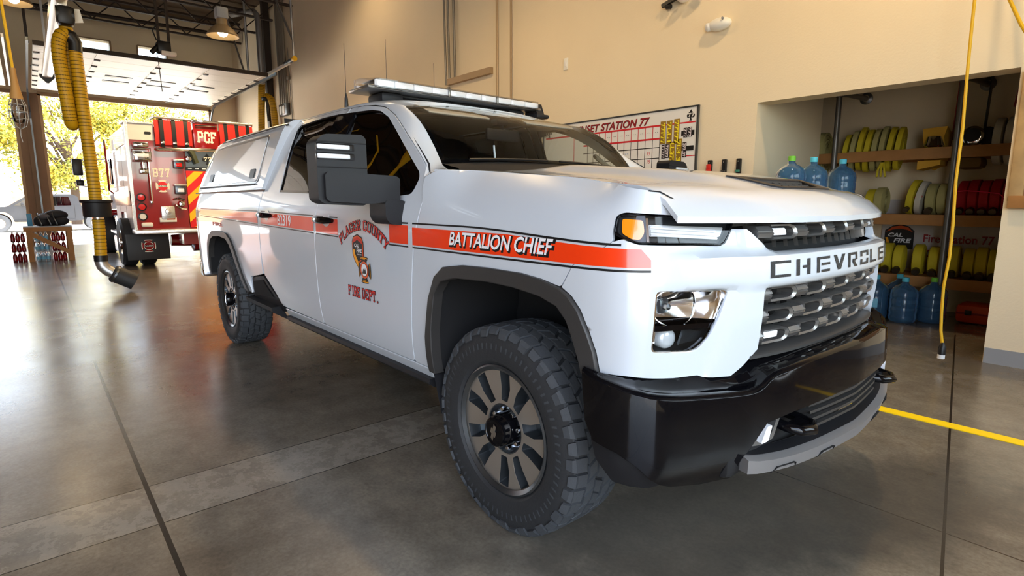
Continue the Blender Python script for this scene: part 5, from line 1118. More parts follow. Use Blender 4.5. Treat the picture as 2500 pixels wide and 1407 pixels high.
k = MB(); k.rbox((XE+.025, -.21, .97), (.02, .30, .09), .005); o = k.build('data_plate', MT['plastic'], FT); k = MB(); k.rbox((XE+.037, -.16, .985), (.004, .15, .025), .001); k.build('plate_band', MT['orange'], o)
k = MB(); k.tube([(XE+.06, -.08, 1.38), (XE+.10, .0, 1.40), (XE+.12, .10, 1.36)], .02, 8); k.lathe([(0, .1), (.05, .09), (.065, .03), (.05, 0), (0, 0)], (XE+.02, .05, 1.29), (1, 0, 0), 18); k.tube([(XE+.07, -.06, 1.27), (XE+.10, .03, 1.20), (XE+.07, .12, 1.19)], .02, 8); k.build('hose_outlet', MT['chrome'], FT)
k = MB(); k.lathe([(0, .1), (.05, .09), (.065, .03), (.05, 0), (0, 0)], (XE+.02, .24, 2.20), (1, 0, 0), 18); k.build('valve_cap', MT['chrome'], FT)
k = MB(); k.rbox((XE+.10, .55, .75), (.50, 2.75, .08), .015); k.build('tail_board', MT['plate'], FT)
k = MB(); k.box((XE-.3, .55, .56), (.5, 1.0, .22)); k.lathe([(0, -.5), (.12, -.5), (.14, -.12), (.26, -.08), (.26, .08), (.14, .12), (.12, .5), (0, .5)], (XE-.9, .45, .50), (0, 1, 0), 20); k.box((XE-2.8, .55, .62), (5.2, .9, .16)); k.build('rear_axle', MT['fred'], FT)
def ewheel(x, y0_, wd, nm='wheel'):
    k = MB(); k.lathe([(.26, -wd/2+.02), (.45, -wd/2), (.50, -wd/2+.04), (.50, wd/2-.04), (.45, wd/2), (.26, wd/2-.02)], (x, y0_, .50), (0, -1, 0), 36); t_ = k.build(nm, MT['rubber'], FT)
    k = MB(); k.lathe([(.27, wd/2-.03), (.25, wd/2-.02), (.20, wd/2-.10), (.10, wd/2-.09), (.09, wd/2), (0, wd/2+.01)], (x, y0_, .50), (0, -1, 0), 24); k.build('hub', MT['chrome'], t_)
for y in (-.83, -.50, 1.60, 1.93): ewheel(-12.55, y, .28)
for y in (-.80, 1.90): ewheel(-16.6, y, .30)
for y in (-.57, 1.67):
    k = MB(); k.rbox((XE-.16, y, .43), (.02, .74, .52), .008); o = k.build('mud_flap', MT['flap'], FT)
    FL = flat((XE-.149, 0, 0), (0, 1, 0), (0, 0, 1)); em = decal('flap_emblem', cross(.145, (y, .45)), FL, MT['cream'], o, .003, .2); decal('flap_field', cross(.125, (y, .45)), FL, MT['fred'], em, .005, .2); decal('flap_ring', dsc((y, .45), .088), FL, MT['cream'], em, .007, .2); decal('flap_disc', dsc((y, .45), .076), FL, MT['fred'], em, .009, .2); decal('flap_band', rbx(y-.085, .43, y+.085, .47), FL, MT['flap'], em, .011, .2)
    lettering('flap_word', 'PLACER', FL, MT['cream'], em, 1, y, .45, .02, 0, (.15, .028), .013)
k = MB(); k.rbox((-15.95, .55, 1.75), (2.6, 2.35, 2.0), .12); cab_ = k.build('cab', MT['fred'], FT); k = MB(); k.rbox((-15.95, .55, 2.78), (2.3, 2.2, .10), .04); k.build('cab_roof', MT['white2'], cab_)
k = MB()
for y in (-.64, 1.74): k.rbox((-15.3, y, 2.1), (.8, .03, .65), .02); k.rbox((-16.5, y, 2.1), (.8, .03, .65), .02)
k.build('cab_window', MT['tint'], cab_)
k = MB(); k.rbox((-16.6, -.72, 1.06), (1.35, .34, .16), .07); k.rbox((-16.6, 1.82, 1.06), (1.35, .34, .16), .07); k.build('front_fender', MT['fred'], FT)
k = MB(); k.rbox((-14.75, -.70, .62), (1.3, .30, .06), .01); k.rbox((-14.75, -.68, .34), (.9, .28, .40), .05); k.build('side_step', MT['plate'], FT)
k = MB(); k.tube([(-16.9, -.70, 2.45), (-16.9, -1.25, 2.40), (-16.9, -1.25, 1.75), (-16.9, -.75, 1.65)], .018, 8); o = k.build('mirror_arm', MT['chrome'], FT); k = MB(); k.rbox((-16.9, -1.28, 2.22), (.10, .22, .42), .03); k.rbox((-16.9, -1.26, 1.82), (.10, .18, .16), .04); k.build('mirror_head', MT['ink'], o)
k = MB(); k.tube([(-14.5, Y0-.10, 2.75), (-14.5, Y0-.10, 1.6), (-14.5, Y0, 1.5)], .02, 8); k.build('grab_rail', MT['chrome'], FT)
F2 = copy_tree(FT); F2.location = FT.location+Vector((2.5, -5.5, 0)); F2['label'] = 'second red fire engine in the next bay, seen only mirrored in the white truck door'
# ------------------------------------------------------------ work bench with drinks packs and a backpack
bt = thing('work_bench', 'rough wooden bench with a diagonal brace beside the rear door column', 'bench', (-15.1, -2.06, 0))
k = MB(); k.box((-15.1, -2.06, .775), (.64, .86, .025)); k.build('bench_top', mat('grey_top', rgb(176, 178, 178), .5), bt, 0)
k = MB(); k.bar((-14.79, -2.49, .72), (-14.79, -1.63, .72), .04, .09); k.bar((-15.4, -2.49, .72), (-15.4, -1.63, .72), .04, .09); k.bar((-14.8, -2.47, .72), (-15.4, -2.47, .72), .04, .09); k.bar((-14.8, -1.65, .72), (-15.4, -1.65, .72), .04, .09); k.build('bench_apron', MT['wood'], bt, 0)
for x in (-14.80, -15.39):
    for y in (-2.40, -1.69): k = MB(); k.box((x, y, .345), (.05, .10, .69)); k.build('leg', MT['wood'], bt, 0)
k = MB(); k.bar((-14.765, -2.42, .66), (-14.765, -1.68, .16), .03, .09); k.build('diagonal_brace', MT['wood'], bt, 0)
MT['bottle'] = mat('clear_bottle', rgb(190, 214, 230), .12, 0, .5, trans=.5); MT['water'] = mat('blue_label', rgb(120, 190, 220), .4); MT['cola'] = mat('dark_red_bottle', rgb(110, 16, 26), .2, 0, .6); MT['capw'] = mat('white_cap', rgb(236, 236, 236), .4)
def bottle_pack(x, y, z, kind, label):
    t = thing('bottle_pack', label, 'bottle pack', (x, y, z), 'shrink wrapped packs of bottles under the bench')
    b0 = None
    for i in range(3):
        for j in range(3):
            if b0 is None:
                c = (x-.085, y-.085, z); b1 = MB(); b1.lathe([(0, 0), (.036, 0), (.04, .01), (.04, .13), (.03, .165), (.014, .19), (.014, .20)], c, n=10); b1.cur = 1; b1.lathe([(.0412, .04), (.0412, .11)], c, n=10); b1.cur = 2; b1.lathe([(.016, .195), (.016, .215), (0, .215)], c, n=8)
                b0 = b1.build('bottle', None, t, 50, [MT['bottle' if kind else 'cola'], MT['water' if kind else 'fred'], MT['capw']])
            else: b2 = b0.copy(); COL.objects.link(b2); b2.location = (.085*i, .085*j, 0)
for y, kd, sd_ in ((-2.20, 1, 'left'), (-1.90, 0, 'right')):
    for i, ht in enumerate(('bottom', 'middle', 'top')):
        bottle_pack(-14.98, y, .0+.222*i, kd, ('%s pack of clear water bottles in the left stack under the bench' if kd else '%s pack of dark red bottles in the right stack under the bench') % ht)
for i in range(3): bottle_pack(-15.0, -2.60, .222*i, 0, '%s red pack in the stack left of the bench leg' % ('bottom', 'middle', 'top')[i])
bp_ = thing('backpack', 'black backpack lying on top of the wooden bench', 'backpack', (-15.05, -2.0, .79))
k = MB(); k.rbox((-15.08, -1.97, .935), (.30, .50, .29), .12, rz=.1, n=4); k.sphere((-15.06, -1.88, 1.03), (.16, .22, .12), 20, 12); k.rbox((-14.98, -2.16, .90), (.26, .26, .22), .09, rz=-.2, n=4); k.sphere((-14.93, -1.80, .90), (.12, .14, .10), 16, 10); o = k.build('pack_body', mat('black_nylon', (.012, .012, .014), .7, bump=.6, bscale=10), bp_, 80)
k = MB(); k.sphere((-14.86, -2.10, 1.0), (.07, .11, .06), 16, 10); k.build('front_pocket', mat('grey_nylon', (.10, .10, .11), .7), bp_, 80)
for y in (-2.06, -1.95, -2.22): k = MB(); k.tube([(-14.87, y, 1.08), (-14.80, y+.01, .98), (-14.80, y+.06, .83), (-14.82, y+.05, .80)], .016, 6); k.build('pack_strap', MT['gun'], bp_)
tag(box_thing('clipboard', (-15.12, -2.36, .93), (.03, .09, .28), mat('blue_board', rgb(60, 140, 180), .4), None, .006), 'blue board standing behind the black backpack on the bench', 'board')
# ------------------------------------------------------------ outdoors
k = MB(); k.box((-60.8, 0, -.15), (80, 160, .2)); struct(k.build('ground', mat('driveway', rgb(236, 230, 218), .8, var=.08, vscale=.6), None, 0))
k = MB(); k.box((44.5, 0, -.15), (80, 160, .2)); struct(k.build('ground_front', mat('front_apron', rgb(190, 184, 174), .8, var=.08, vscale=.6), None, 0))
k = MB(); k.box((-29.5, 0, -.045), (.05, 120, .012)); struct(k.build('trim_9', MT['ink'], None, 0))
MT['silver'] = mat('silver_paint', rgb(44, 46, 50), .35, .1, .2)
pt = thing('pickup_truck', 'grey four-door pickup truck parked outside beyond the rear door', 'truck', (-33, -1.2, -.05))
GX = -32.1; dz = -.05
pk = [(-4.35, .55), (-4.40, .85), (-4.30, 1.08), (-3.1, 1.15), (-2.35, 1.66), (-2.1, 1.72), (-.75, 1.72), (-.55, 1.62), (-.45, 1.18), (1.35, 1.16), (1.38, .60), (.55, .52), (.50, .75), (.25, .93), (-.05, .95), (-.35, .75), (-.42, .50), (-2.9, .46), (-2.95, .72), (-3.15, .90), (-3.42, .93), (-3.75, .78), (-3.85, .52)]
k = MB(); k.prism(fillet([(a, b+dz) for a, b in pk], .06), (GX, 0, 0), (0, 1, 0), (0, 0, 1), (-1.9, 0, 0)); bevel(fix(k.build('body', MT['silver'], pt)), .05, 3)
for P_ in ([(-2.85, 1.20), (-2.30, 1.58), (-1.72, 1.62), (-1.72, 1.18)], [(-1.62, 1.18), (-1.62, 1.62), (-.88, 1.60), (-.80, 1.20)]):
    k = MB(); k.prism([(a, b+dz) for a, b in fillet(P_, .05)], (GX+.012, 0, 0), (0, 1, 0), (0, 0, 1), (-.03, 0, 0)); k.build('side_window', MT['tint'], pt)
for y in (-1.68, -.70): k = MB(); k.box((GX+.003, y, .88), (.012, .012, .62)); k.build('door_seam', MT['ink'], pt, 0)
k = MB(); k.rbox((GX+.12, -2.55, 1.2), (.2, .12, .16), .04); k.build('side_mirror', MT['ink'], pt)
k = MB(); k.rbox((GX+.06, -1.8, .46), (.12, 2.2, .06), .02); k.build('running_board', MT['ink'], pt)
k = MB(); k.rbox((GX-.95, -4.42, .60), (1.85, .2, .25), .06); k.rbox((GX-.95, 1.42, .60), (1.85, .18, .2), .05); k.build('bumper', MT['chrome'], pt)
for y in (-3.42, .08):
    for x in (GX-.14, GX-1.76):
        k = MB(); k.lathe([(.24, .10), (.36, .125), (.405, .09), (.405, -.09), (.36, -.125), (.24, -.10)], (x, y, .355), (1, 0, 0), 32); o = k.build('wheel', mat('dusty_tyre', rgb(150, 138, 122), .8) if False else MT['tread'], pt)
        k = MB(); k.lathe([(.245, .09), (.22, .06), (.12, .09), (.06, .11), (0, .11)], (x, y, .355), (1, 0, 0), 10); k.build('rim', MT['satin'], o, 0)
MT['brick'] = mat('warm_brick', rgb(196, 140, 100), .85, var=.15, vscale=5)
hs_ = thing('house', 'tan brick house with a sloping roof at the left edge outside', 'house', (-46, -12, 0))
k = MB(); k.prism([(-7, 0), (1.2, 0), (1.2, 2.5), (-1.5, 4.1), (-7, 5.6)], (-42, -8.6, -.05), (0, 1, 0), (0, 0, 1), (-8, 0, 0)); k.build('wall', MT['brick'], hs_, 0)
k = MB(); k.bar((-41.6, -7.0, 2.55), (-41.6, -15.6, 5.75), .5, .18); k.build('eave', mat('eave_paint', rgb(170, 90, 64), .6), hs_, 0)
k = MB(); k.rbox((-41.98, -8.0, 1.35), (.06, .6, .7), .02); k.build('window', MT['plastic'], hs_)
bw = thing('building', 'long pale stucco building across the lot behind the trees', 'building', (-55, 8, 0))
k = MB(); k.box((-56, 8, 1.9), (4, 34, 4.0)); k.build('wall', mat('pale_stucco', rgb(236, 228, 214), .8), bw, 0); k = MB(); k.box((-55.9, 8, 3.95), (4.6, 34.6, .16)); k.build('roof_edge', mat('roof_tan', rgb(190, 160, 130), .8), bw, 0)
tag(box_thing('fence', (-45, 2.0, .8), (.08, 14, 1.7), mat('fence_tan', rgb(196, 160, 128), .8, var=.2)), 'low tan fence behind the parked grey pickup', 'fence')
MT['leafs'] = [mat('leaf_%s' % n, c, .7, var=.35, vscale=.8) for n, c in (('gold', rgb(208, 186, 74)), ('green', rgb(150, 150, 52)), ('olive', rgb(104, 112, 40)))]
MT['bark'] = mat('bark', rgb(70, 56, 44), .9, bump=.5, bscale=20)
def tree(c, R, hz, n, seed, label, lm=(0, 0, 1, 2), trunk=True):
    rnd = random.Random(seed); t = thing('tree', label, 'tree', (c[0], c[1], -.05), 'leafy trees outside')
    k = MB(); tips = []
    k.tube([(c[0], c[1], -.05), (c[0]+.1, c[1]+.1, c[2]*.45), (c[0], c[1], c[2])], [.28, .2, .1], 10)
    for i in range(16):
        a = rnd.uniform(0, 2*PI); e = rnd.uniform(-.1, .9); r = rnd.uniform(.6, 1.); q = Vector((c[0]+R*r*math.cos(a)*math.cos(e), c[1]+R*r*math.sin(a)*math.cos(e), c[2]+hz*r*math.sin(e)))
        b0 = Vector((c[0], c[1], c[2]*rnd.uniform(.4, .8))); k.tube([b0, b0.lerp(q, .5)+Vector((0, 0, .3)), q], [.09, .06, .02], 6); tips.append(q)
    k.build('trunk', MT['bark'], t)
    cl = []
    for i in range(70):
        a = rnd.uniform(0, 2*PI); u = rnd.uniform(-1, 1); r = rnd.uniform(.45, 1.)**.6; s = math.sqrt(1-u*u); cl.append(Vector((c[0]+R*r*s*math.cos(a), c[1]+R*r*s*math.sin(a), c[2]+hz*r*u)))
    k = MB()
    for i in range(n):
        q = rnd.choice(cl)+Vector((rnd.gauss(0, .42), rnd.gauss(0, .42), rnd.gauss(0, .34))); L_ = rnd.uniform(.07, .15)
        d = Vector((rnd.gauss(0, 1), rnd.gauss(0, 1), rnd.gauss(0, .7))).normalized(); x, y = basis(d); k.cur = rnd.choice(lm)
        k.add([q-d*L_, q+x*L_*.55+y*.02, q+d*L_, q-x*L_*.55+y*.02], [(0, 1, 2), (0, 2, 3)])
    f = k.build('foliage', None, t, 0, MT['leafs']); f['kind'] = 'stuff'
tree((-41.5, -.2, 5.4), 4.6, 3.3, 24000, 3, 'big yellow-green tree beyond the door column, left of the fire engine')
tree((-49, 8.2, 6.4), 4.4, 3.2, 13000, 5, 'yellow-green tree behind the fire engine, seen above its hose covers', (0, 1, 1, 2))
tree((-35.5, 1.9, 2.9), 1.2, 1.5, 3600, 9, 'small yellow-green tree between the yellow hose and the fire engine', (0, 0, 1))
tree((30, -4, 5), 4.5, 3.2, 4000, 13, 'green tree outside the front doors', (1, 2, 2))
# ============================================================ WALL FITTINGS, WHITEBOARD, HOSE ALCOVE
WF_ = lambda u, v, off=0.: Vector((u, YW-off, v))          # on the right wall, u = x, v = height
MT['cond'] = mat('conduit', rgb(176, 150, 116), .5, .3)
MT['galv'] = mat('conduit_grey', rgb(140, 132, 120), .45, .5)
for i, (xa, xb, z0, z1, r, lb_) in enumerate(((-7.18, -7.10, 3.42, 7.3, .018, 'left of three thin conduits rising from the long cable box'), (-7.04, -6.99, 3.42, 7.3, .018, 'middle of three thin conduits rising from the long cable box'), (-6.86, -6.82, 3.43, 7.3, .022, 'right of three thin conduits rising from the long cable box'), (-5.64, -5.64, 1.2, 7.3, .02, 'tall conduit on the wall, left of two above the light bar'), (-5.30, -5.30, 1.2, 7.3, .016, 'tall conduit on the wall, right of two above the light bar'))):
    k = MB(); k.cyl((xa, YW-.03, z1), (xb, YW-.03, z0), r, n=10); tag(k.build('wall_conduit', MT['galv'] if i < 3 else MT['cond']), lb_, 'conduit')
k = MB(); k.box((-6.40, YW-.035, 3.45), (1.24, .07, .10)); cbx = k.build('cable_box', MT['cond'], None, 0); tag(cbx, 'long flat cable box on the wall under the thin conduits', 'cable box')
k = MB(); k.bar((-8.6, YW-.02, 3.25), (-7.02, YW-.02, 3.36), .03, .03); tag(k.build('cable_pipe', MT['galv'], None, 0), 'thin pipe running left from the cable box to behind the light bar', 'pipe')
for i, x in enumerate((-15.62, -15.46, -15.31, -15.16)):
    k = MB(); k.cyl((x, YW-.06, 7.3), (x, YW-.06, 4.12), .042, n=10); tag(k.build('wall_conduit', MT['galv']), ('leftmost', 'second from the left', 'third from the left', 'rightmost')[i]+' of the four thick conduits above the switch box', 'conduit')
sw = thing('switch_box', 'grey framed switch box at the foot of the thick wall conduits', 'switch box', (-15.38, YW, 3.97))
k = MB(); k.rbox((-15.38, YW-.06, 3.96), (.62, .12, .34), .02); k.build('box', MT['gun'], sw); k = MB(); k.rbox((-15.50, YW-.13, 3.95), (.18, .02, .22), .01); k.rbox((-15.26, YW-.13, 3.95), (.18, .02, .22), .01); k.build('switch_plate', MT['plastic'], sw)
k = MB(); k.cyl((-14.95, YW-.03, 5.6), (-14.85, YW-.03, 3.2), .015, n=8); k.rbox((-14.95, YW-.05, 4.78), (.12, .08, .10), .02); tag(k.build('wall_conduit', MT['galv']), 'thin conduit with a small junction box right of the switch box', 'conduit')
ol_ = thing('wall_outlet', 'white blank outlet plate high on the wall above the whiteboard', 'outlet', (-4.13, YW, 3.26)); k = MB(); k.rbox((-4.13, YW-.008, 3.26), (.085, .016, .16), .006); k.build('plate', MT['plastic'], ol_); k = MB(); k.rbox((-4.13, YW-.018, 3.26), (.035, .006, .07), .002); k.build('socket_cover', MT['capw'], ol_)
em_ = thing('emergency_light', 'white oval emergency light on the wall above the alcove', 'emergency light', (-1.77, YW, 3.26))
k = MB(); k.sphere((-1.77, YW-.045, 3.255), (.135, .07, .068), 28, 14); k.build('housing', MT['plastic'], em_, 80); k = MB(); k.lathe([(.045, -.02), (.045, .03), (.03, .045), (0, .048)], (-1.885, YW-.05, 3.25), (-.6, -.7, -.2), 20); k.build('lamp_head', MT['capw'], em_, 60); k = MB(); k.lathe([(0, .02), (.012, .02), (.012, 0)], (-1.70, YW-.106, 3.29), (0, -1, 0), 12); k.build('test_button', MT['greystrip'], em_)
tl = thing('track_light', 'dark bracket with two white spot heads cut off at the top edge', 'track light', (-2.2, YW, 3.65))
k = MB(); k.tube([(-2.46, YW-.05, 3.60), (-2.40, YW-.05, 3.59)], .028, 10); k.bar((-2.52, YW-.05, 3.62), (-1.9, YW-.05, 3.78), .04, .04); k.build('bracket', MT['ink'], tl)
for x, z in ((-2.21, 3.625), (-2.01, 3.665)): k = MB(); k.sphere((x, YW-.09, z), (.07, .07, .045), 18, 10); k.build('spot_head', MT['plastic'], tl, 80)
for i, (x, c_) in enumerate(((-1.81, 'textred'), (-1.635, 'trim'), (-1.465, 'trim'))):
    t = thing('tool_hook', ('black wall clip holding a small red item, nearest the whiteboard', 'plain black wall clip in the middle of three', 'black wall clip nearest the alcove with a thin green line')[i], 'hook', (x, YW, 1.72)); k = MB(); k.rbox((x, YW-.02, 1.72), (.05, .04, .17), .008); k.build('clip_back', MT['ink'], t)
    if i == 0: k = MB(); k.rbox((x, YW-.05, 1.72), (.055, .04, .08), .015); k.sphere((x, YW-.05, 1.685), (.035, .03, .02), 10, 6); k.build('clip_item', MT['textred'], t)
    else: k = MB(); k.rbox((x, YW-.045, 1.67), (.045, .03, .03), .006); k.build('clip_jaw', MT['gun'] if i == 1 else mat('green_clip', rgb(60, 130, 110), .5), t)
    k = MB(); k.sphere((x, YW-.043, 1.775), .006, 8, 6); k.build('screw', MT['chrome'], t)
# whiteboard
bd_ = thing('whiteboard', 'long white duty board headed SUNSET STATION 77 on the wall behind the truck', 'whiteboard', (-3.25, YW, 1.95))
BX0, BX1, BZ0, BZ1 = -4.55, -1.995, 1.25, 2.43
MT['board'] = mat('board_white', rgb(232, 230, 226), .25, var=.01); MT['crim'] = mat('crimson_tape', rgb(206, 30, 40), .5); MT['maroon'] = mat('maroon_letters', rgb(150, 22, 30), .45)
k = MB(); k.box(((BX0+BX1)/2, YW-.012, (BZ0+BZ1)/2), (BX1-BX0, .024, BZ1-BZ0)); k.build('board', MT['board'], bd_, 0)
k = MB()
for c, d in ((((BX0+BX1)/2, YW-.016, BZ1), (BX1-BX0+.02, .032, .018)), (((BX0+BX1)/2, YW-.016, BZ0), (BX1-BX0+.02, .06, .02)), ((BX0, YW-.016, (BZ0+BZ1)/2), (.018, .032, BZ1-BZ0)), ((BX1, YW-.016, (BZ0+BZ1)/2), (.018, .032, BZ1-BZ0))): k.box(c, d)
k.build('frame', MT['gun'], bd_, 0)
OFB = .0255
def bline(m_, x0, z0, x1, z1, w, nm='ruled_line'):
    if x0 == x1: q = rbx(x0-w/2, z0, x0+w/2, z1)
    else: q = rbx(x0, z0-w/2, x1, z0+w/2)
    return decal(nm, q, WF_, m_, bd_, OFB, .5)
bline(MT['crim'], -4.50, 2.255, -2.50, 2.255, .022); bline(MT['crim'], -2.50, 2.255, -2.02, 2.255, .016); bline(MT['crim'], -3.75, 2.10, -2.50, 2.10, .022); bline(MT['crim'], -2.15, 1.872, -2.0, 1.872, .012)
bline(MT['ink'], -3.75, 1.995, -2.50, 1.995, .010); bline(MT['ink'], -3.75, 1.868, -2.50, 1.868, .010); bline(MT['ink'], -3.75, 1.745, -2.50, 1.745, .010)
for i, x in enumerate((-2.50, -2.605, -2.715, -2.825, -2.935, -3.045, -3.15, -3.255, -3.36, -3.465, -3.57, -3.675)):
    bline(MT['crim'], x, 2.11, x, 2.25, .009); bline(MT['ink'], x, 1.40, x, 2.095, .008)
    if i: lettering('column_note', ('MON TUE WED THU FRI SAT SUN AIR ENG RIG OPS'.split())[i-1] if False else '- -', WF_, MT['gun'], bd_, 1, x+.055, 2.18, 0, 0, (.04, .006), OFB+.001)
bline(MT['crim'], -3.93, 1.30, -3.93, 2.25, .010); bline(MT['crim'], -3.93, 1.86, -3.80, 1.86, .008)
for x, z, c in ((-3.0, 1.94, 'bluei'), (-3.0, 1.81, 'bluei'), (-2.655, 1.83, 'redi'), (-2.655, 1.93, 'redi'), (-4.40, 1.78, 'redi'), (-4.25, 1.775, 'redi')):
    if c not in MT: MT[c] = mat('marker_'+c, rgb(90, 140, 200) if c == 'bluei' else rgb(230, 90, 90), .6)
    lettering('marker_note', '~.~' if c == 'bluei' else '15', WF_, MT[c], bd_, 1, x, z, 0, .2, (.06, .022) if c == 'bluei' else (.05, .045), OFB+.001)
lettering('board_title', 'SUNSET STATION 77', WF_, MT['ink'], bd_, 1, -3.315, 2.322, .04, .22, (1.33, .105), OFB+.0004)
lettering('board_title', 'SUNSET STATION 77', WF_, MT['maroon'], bd_, 1, -3.318, 2.324, .01, .22, (1.32, .10), OFB+.0012)
for c in ((-2.085, 2.335), (-4.43, 2.335)): s__ = decal('spade_emblem', spade(c, .065), WF_, MT['ink'], bd_, OFB, .3); slab('spade_number', '77', WF_, MT['board'], s__, c[0], c[1]+.002, .075, .035, 2.2, OFB+.001, serif=False)
MT['tagy'] = mat('tag_gold', rgb(146, 112, 30), .5); MT['taglt'] = mat('tag_yellow', rgb(244, 226, 40), .5); MT['tagk'] = mat('tag_dark', rgb(34, 24, 30), .5); MT['tagw'] = mat('tag_white', rgb(226, 216, 220), .5)
def tagstrip(x, z, w, h, txt, dark, label):
    t = thing('magnetic_tag', label, 'tag', (x, YW, z), 'magnetic tags on the duty board'); k = MB(); k.rbox((x, YW-.028, z), (w, .006, h), .002); k.build('tag_plate', MT['tagk' if dark else 'tagy'], t)
    n = 5 if '.' not in txt else 4
    P = lambda u, v, off=0.: WF_(x+v, z-u, off)
    slab('tag_lettering', txt, P, MT['tagw' if dark else 'taglt'], t, 0, 0, h*.86, w*.60, 2.0, .0325, serif=False, gap=1.6)
# dark slots of the board behind the tags
for z in (2.135, 1.96): panel('black_slot', rbx(-2.20, z-.028, -2.03, z+.028), WF_, MT['ink'], bd_, res=.5, depth=.004, off=OFB+.003)
tagstrip(-2.455, 2.165, .075, .27, '77T77', 0, 'left upper yellow-on-brown tag hanging upright right of the duty grid'); tagstrip(-2.365, 2.165, .075, .27, '7LL1'.replace('1', 'I'), 0, 'middle upper yellow-on-brown tag hanging upright right of the duty grid'); tagstrip(-2.265, 2.165, .075, .29, '77T77', 0, 'right upper yellow-on-brown tag, nearest the dark slot')
tagstrip(-2.315, 1.925, .075, .25, 'LL377', 0, 'left lower yellow-on-brown tag, longest of the bottom row'); tagstrip(-2.225, 1.94, .075, .27, '7L3.3', 0, 'right lower yellow-on-brown tag beside the narrow dark tag')
for x, z, h, tx, lb_ in ((-2.44, 1.94, .165, 'T7777', 'leftmost white-on-black tag in the bottom row'), (-2.385, 1.945, .165, '77377', 'second white-on-black tag from the left in the bottom row'), (-2.15, 1.945, .175, '377.37', 'white-on-black tag right of the lower yellow tags'), (-2.145, 2.14, .11, '777', 'left short white-on-black tag on the upper dark slot'), (-2.085, 2.145, .11, '777', 'right short white-on-black tag on the upper dark slot')): tagstrip(x, z, .05, h, tx, 1, lb_)
# wooden frame at the right edge, cords
wf_ = thing('wooden_board', 'weathered wood framed board on the wall at the right edge', 'board', (.95, YW, 1.6)); k = MB(); k.rbox((.855, YW-.02, 1.84), (.09, .04, 1.0), .006); k.build('frame_side', mat('old_wood', rgb(186, 150, 100), .7, var=.3, vscale=8, bump=.3), wf_); k = MB(); k.rbox((1.31, YW-.028, 1.335), (.99, .05, .10), .006); k.build('frame_bottom', MT['wood'], wf_); k = MB(); k.box((1.35, YW-.01, 1.86), (.9, .016, .96)); k.build('frame_panel', mat('cork', rgb(150, 110, 70), .8), wf_, 0)
YC2 = 3.2
cr = thing('extension_cord', 'yellow extension cord hanging from the ceiling in front of the hose alcove', 'cord', (.56, YC2, .1))
k = MB(); k.tube([(.50, YC2, 7.2), (.515, YC2, 4.2), (.525, YC2, 3.2), (.532, YC2, 2.6), (.538, YC2, 2.3), (.55, YC2, 1.9), (.547, YC2, 1.5), (.562, YC2, 1.15), (.565, YC2, .9), (.55, YC2, .66), (.557, YC2, .45), (.567, YC2, .30), (.585, YC2, .20)], .011, 8); k.build('cord', MT['cord'], cr)
k = MB(); k.lathe([(0, .10), (.012, .10), (.02, .075), (.027, .06), (.027, .0), (0, 0)], (.59, YC2, .105), n=14); k.build('connector', MT['ink'], cr); k = MB(); k.lathe([(.026, .0), (.026, -.035), (0, -.04)], (.588, YC2, .106), n=14); k.build('connector_face', MT['capw'], cr)
k = MB(); k.tube([(.50, 3.3, 7.2), (.52, 3.3, 4.2), (.70, 3.3, 2.85), (.80, 3.3, 2.62), (.93, 3.3, 2.38), (1.1, 3.35, 2.1)], .012, 8); tag(k.build('power_cable', MT['cord']), 'yellow cable slanting across the top right corner', 'cable')
# ------------------------------------------------------------ hose alcove: shelves, posts, sign, hoses
YS = 5.5
for i, (z, x0_, lb_) in enumerate(((1.94, -3.6, 'top rough wooden shelf in the alcove holding yellow hose rolls'), (1.185, -3.6, 'middle rough wooden shelf in the alcove holding red hose rolls'), (.47, -3.6, 'lowest wooden shelf in the alcove behind the water bottles'))):
    t = thing('wooden_shelf', lb_, 'shelf', (-1, 5.8, z)); k = MB(); k.rbox((-.8, YS+.02, z-.06), (5.4, .045, .125), .004); k.build('shelf_edge', MT['wood'], t); k = MB()
    if i: k.box((-.8, 5.78, z-.012), (5.4, .50, .024))
    else: k.box((-.8, 6.05, z-.06), (5.4, .05, .12))
    k.build('shelf_board', MT['wood'], t, 0)
    for x in (-1.9, -.5, .7, 1.8): k = MB(); k.box((x, 5.8, z-.06), (.04, .46, .05)); k.build('shelf_rib', MT['wood'], t, 0)
MT['pipeg'] = mat('pipe_grey', rgb(120, 118, 116), .4, .6); MT['olive'] = mat('hose_yellow', rgb(206, 186, 40), .7, bump=.4, bscale=140, var=.12); MT['olive2'] = mat('hose_pale', rgb(176, 168, 110), .7, bump=.4, bscale=140, var=.12); MT['hoser'] = mat('hose_red', rgb(176, 16, 34), .65, bump=.4, bscale=140, var=.12); MT['hosew'] = mat('hose_white', rgb(206, 200, 186), .7, bump=.4, bscale=140); MT['brass'] = mat('coupling', rgb(96, 84, 70), .35, .8); MT['tanbag'] = mat('tan_canvas', rgb(206, 156, 50), .8, bump=.3)
for i, (x, lb_) in enumerate(((-1.17, 'grey steel shelf post nearest the alcove corner'), (.06, 'grey steel shelf post behind the hanging yellow cord'))):
    t = thing('shelf_post', lb_, 'post', (x, 5.48, 0)); k = MB(); k.cyl((x, 5.46, 0), (x, 5.46, 2.66), .032, n=14); k.build('pipe', MT['pipeg'], t); k = MB(); k.cyl((x, 5.46, 2.62), (x, 5.46, 2.68), .042, n=14); k.tube([(x, 5.46, 2.66), (x+.05, 5.6, 2.66), (x+.1, 6.06, 2.66)], .032, 12); k.lathe([(.075, 0), (.075, .015), (.04, .03)], (x+.1, 6.09, 2.66), (0, -1, 0), 20); k.build('elbow', MT['pipeg'], t)
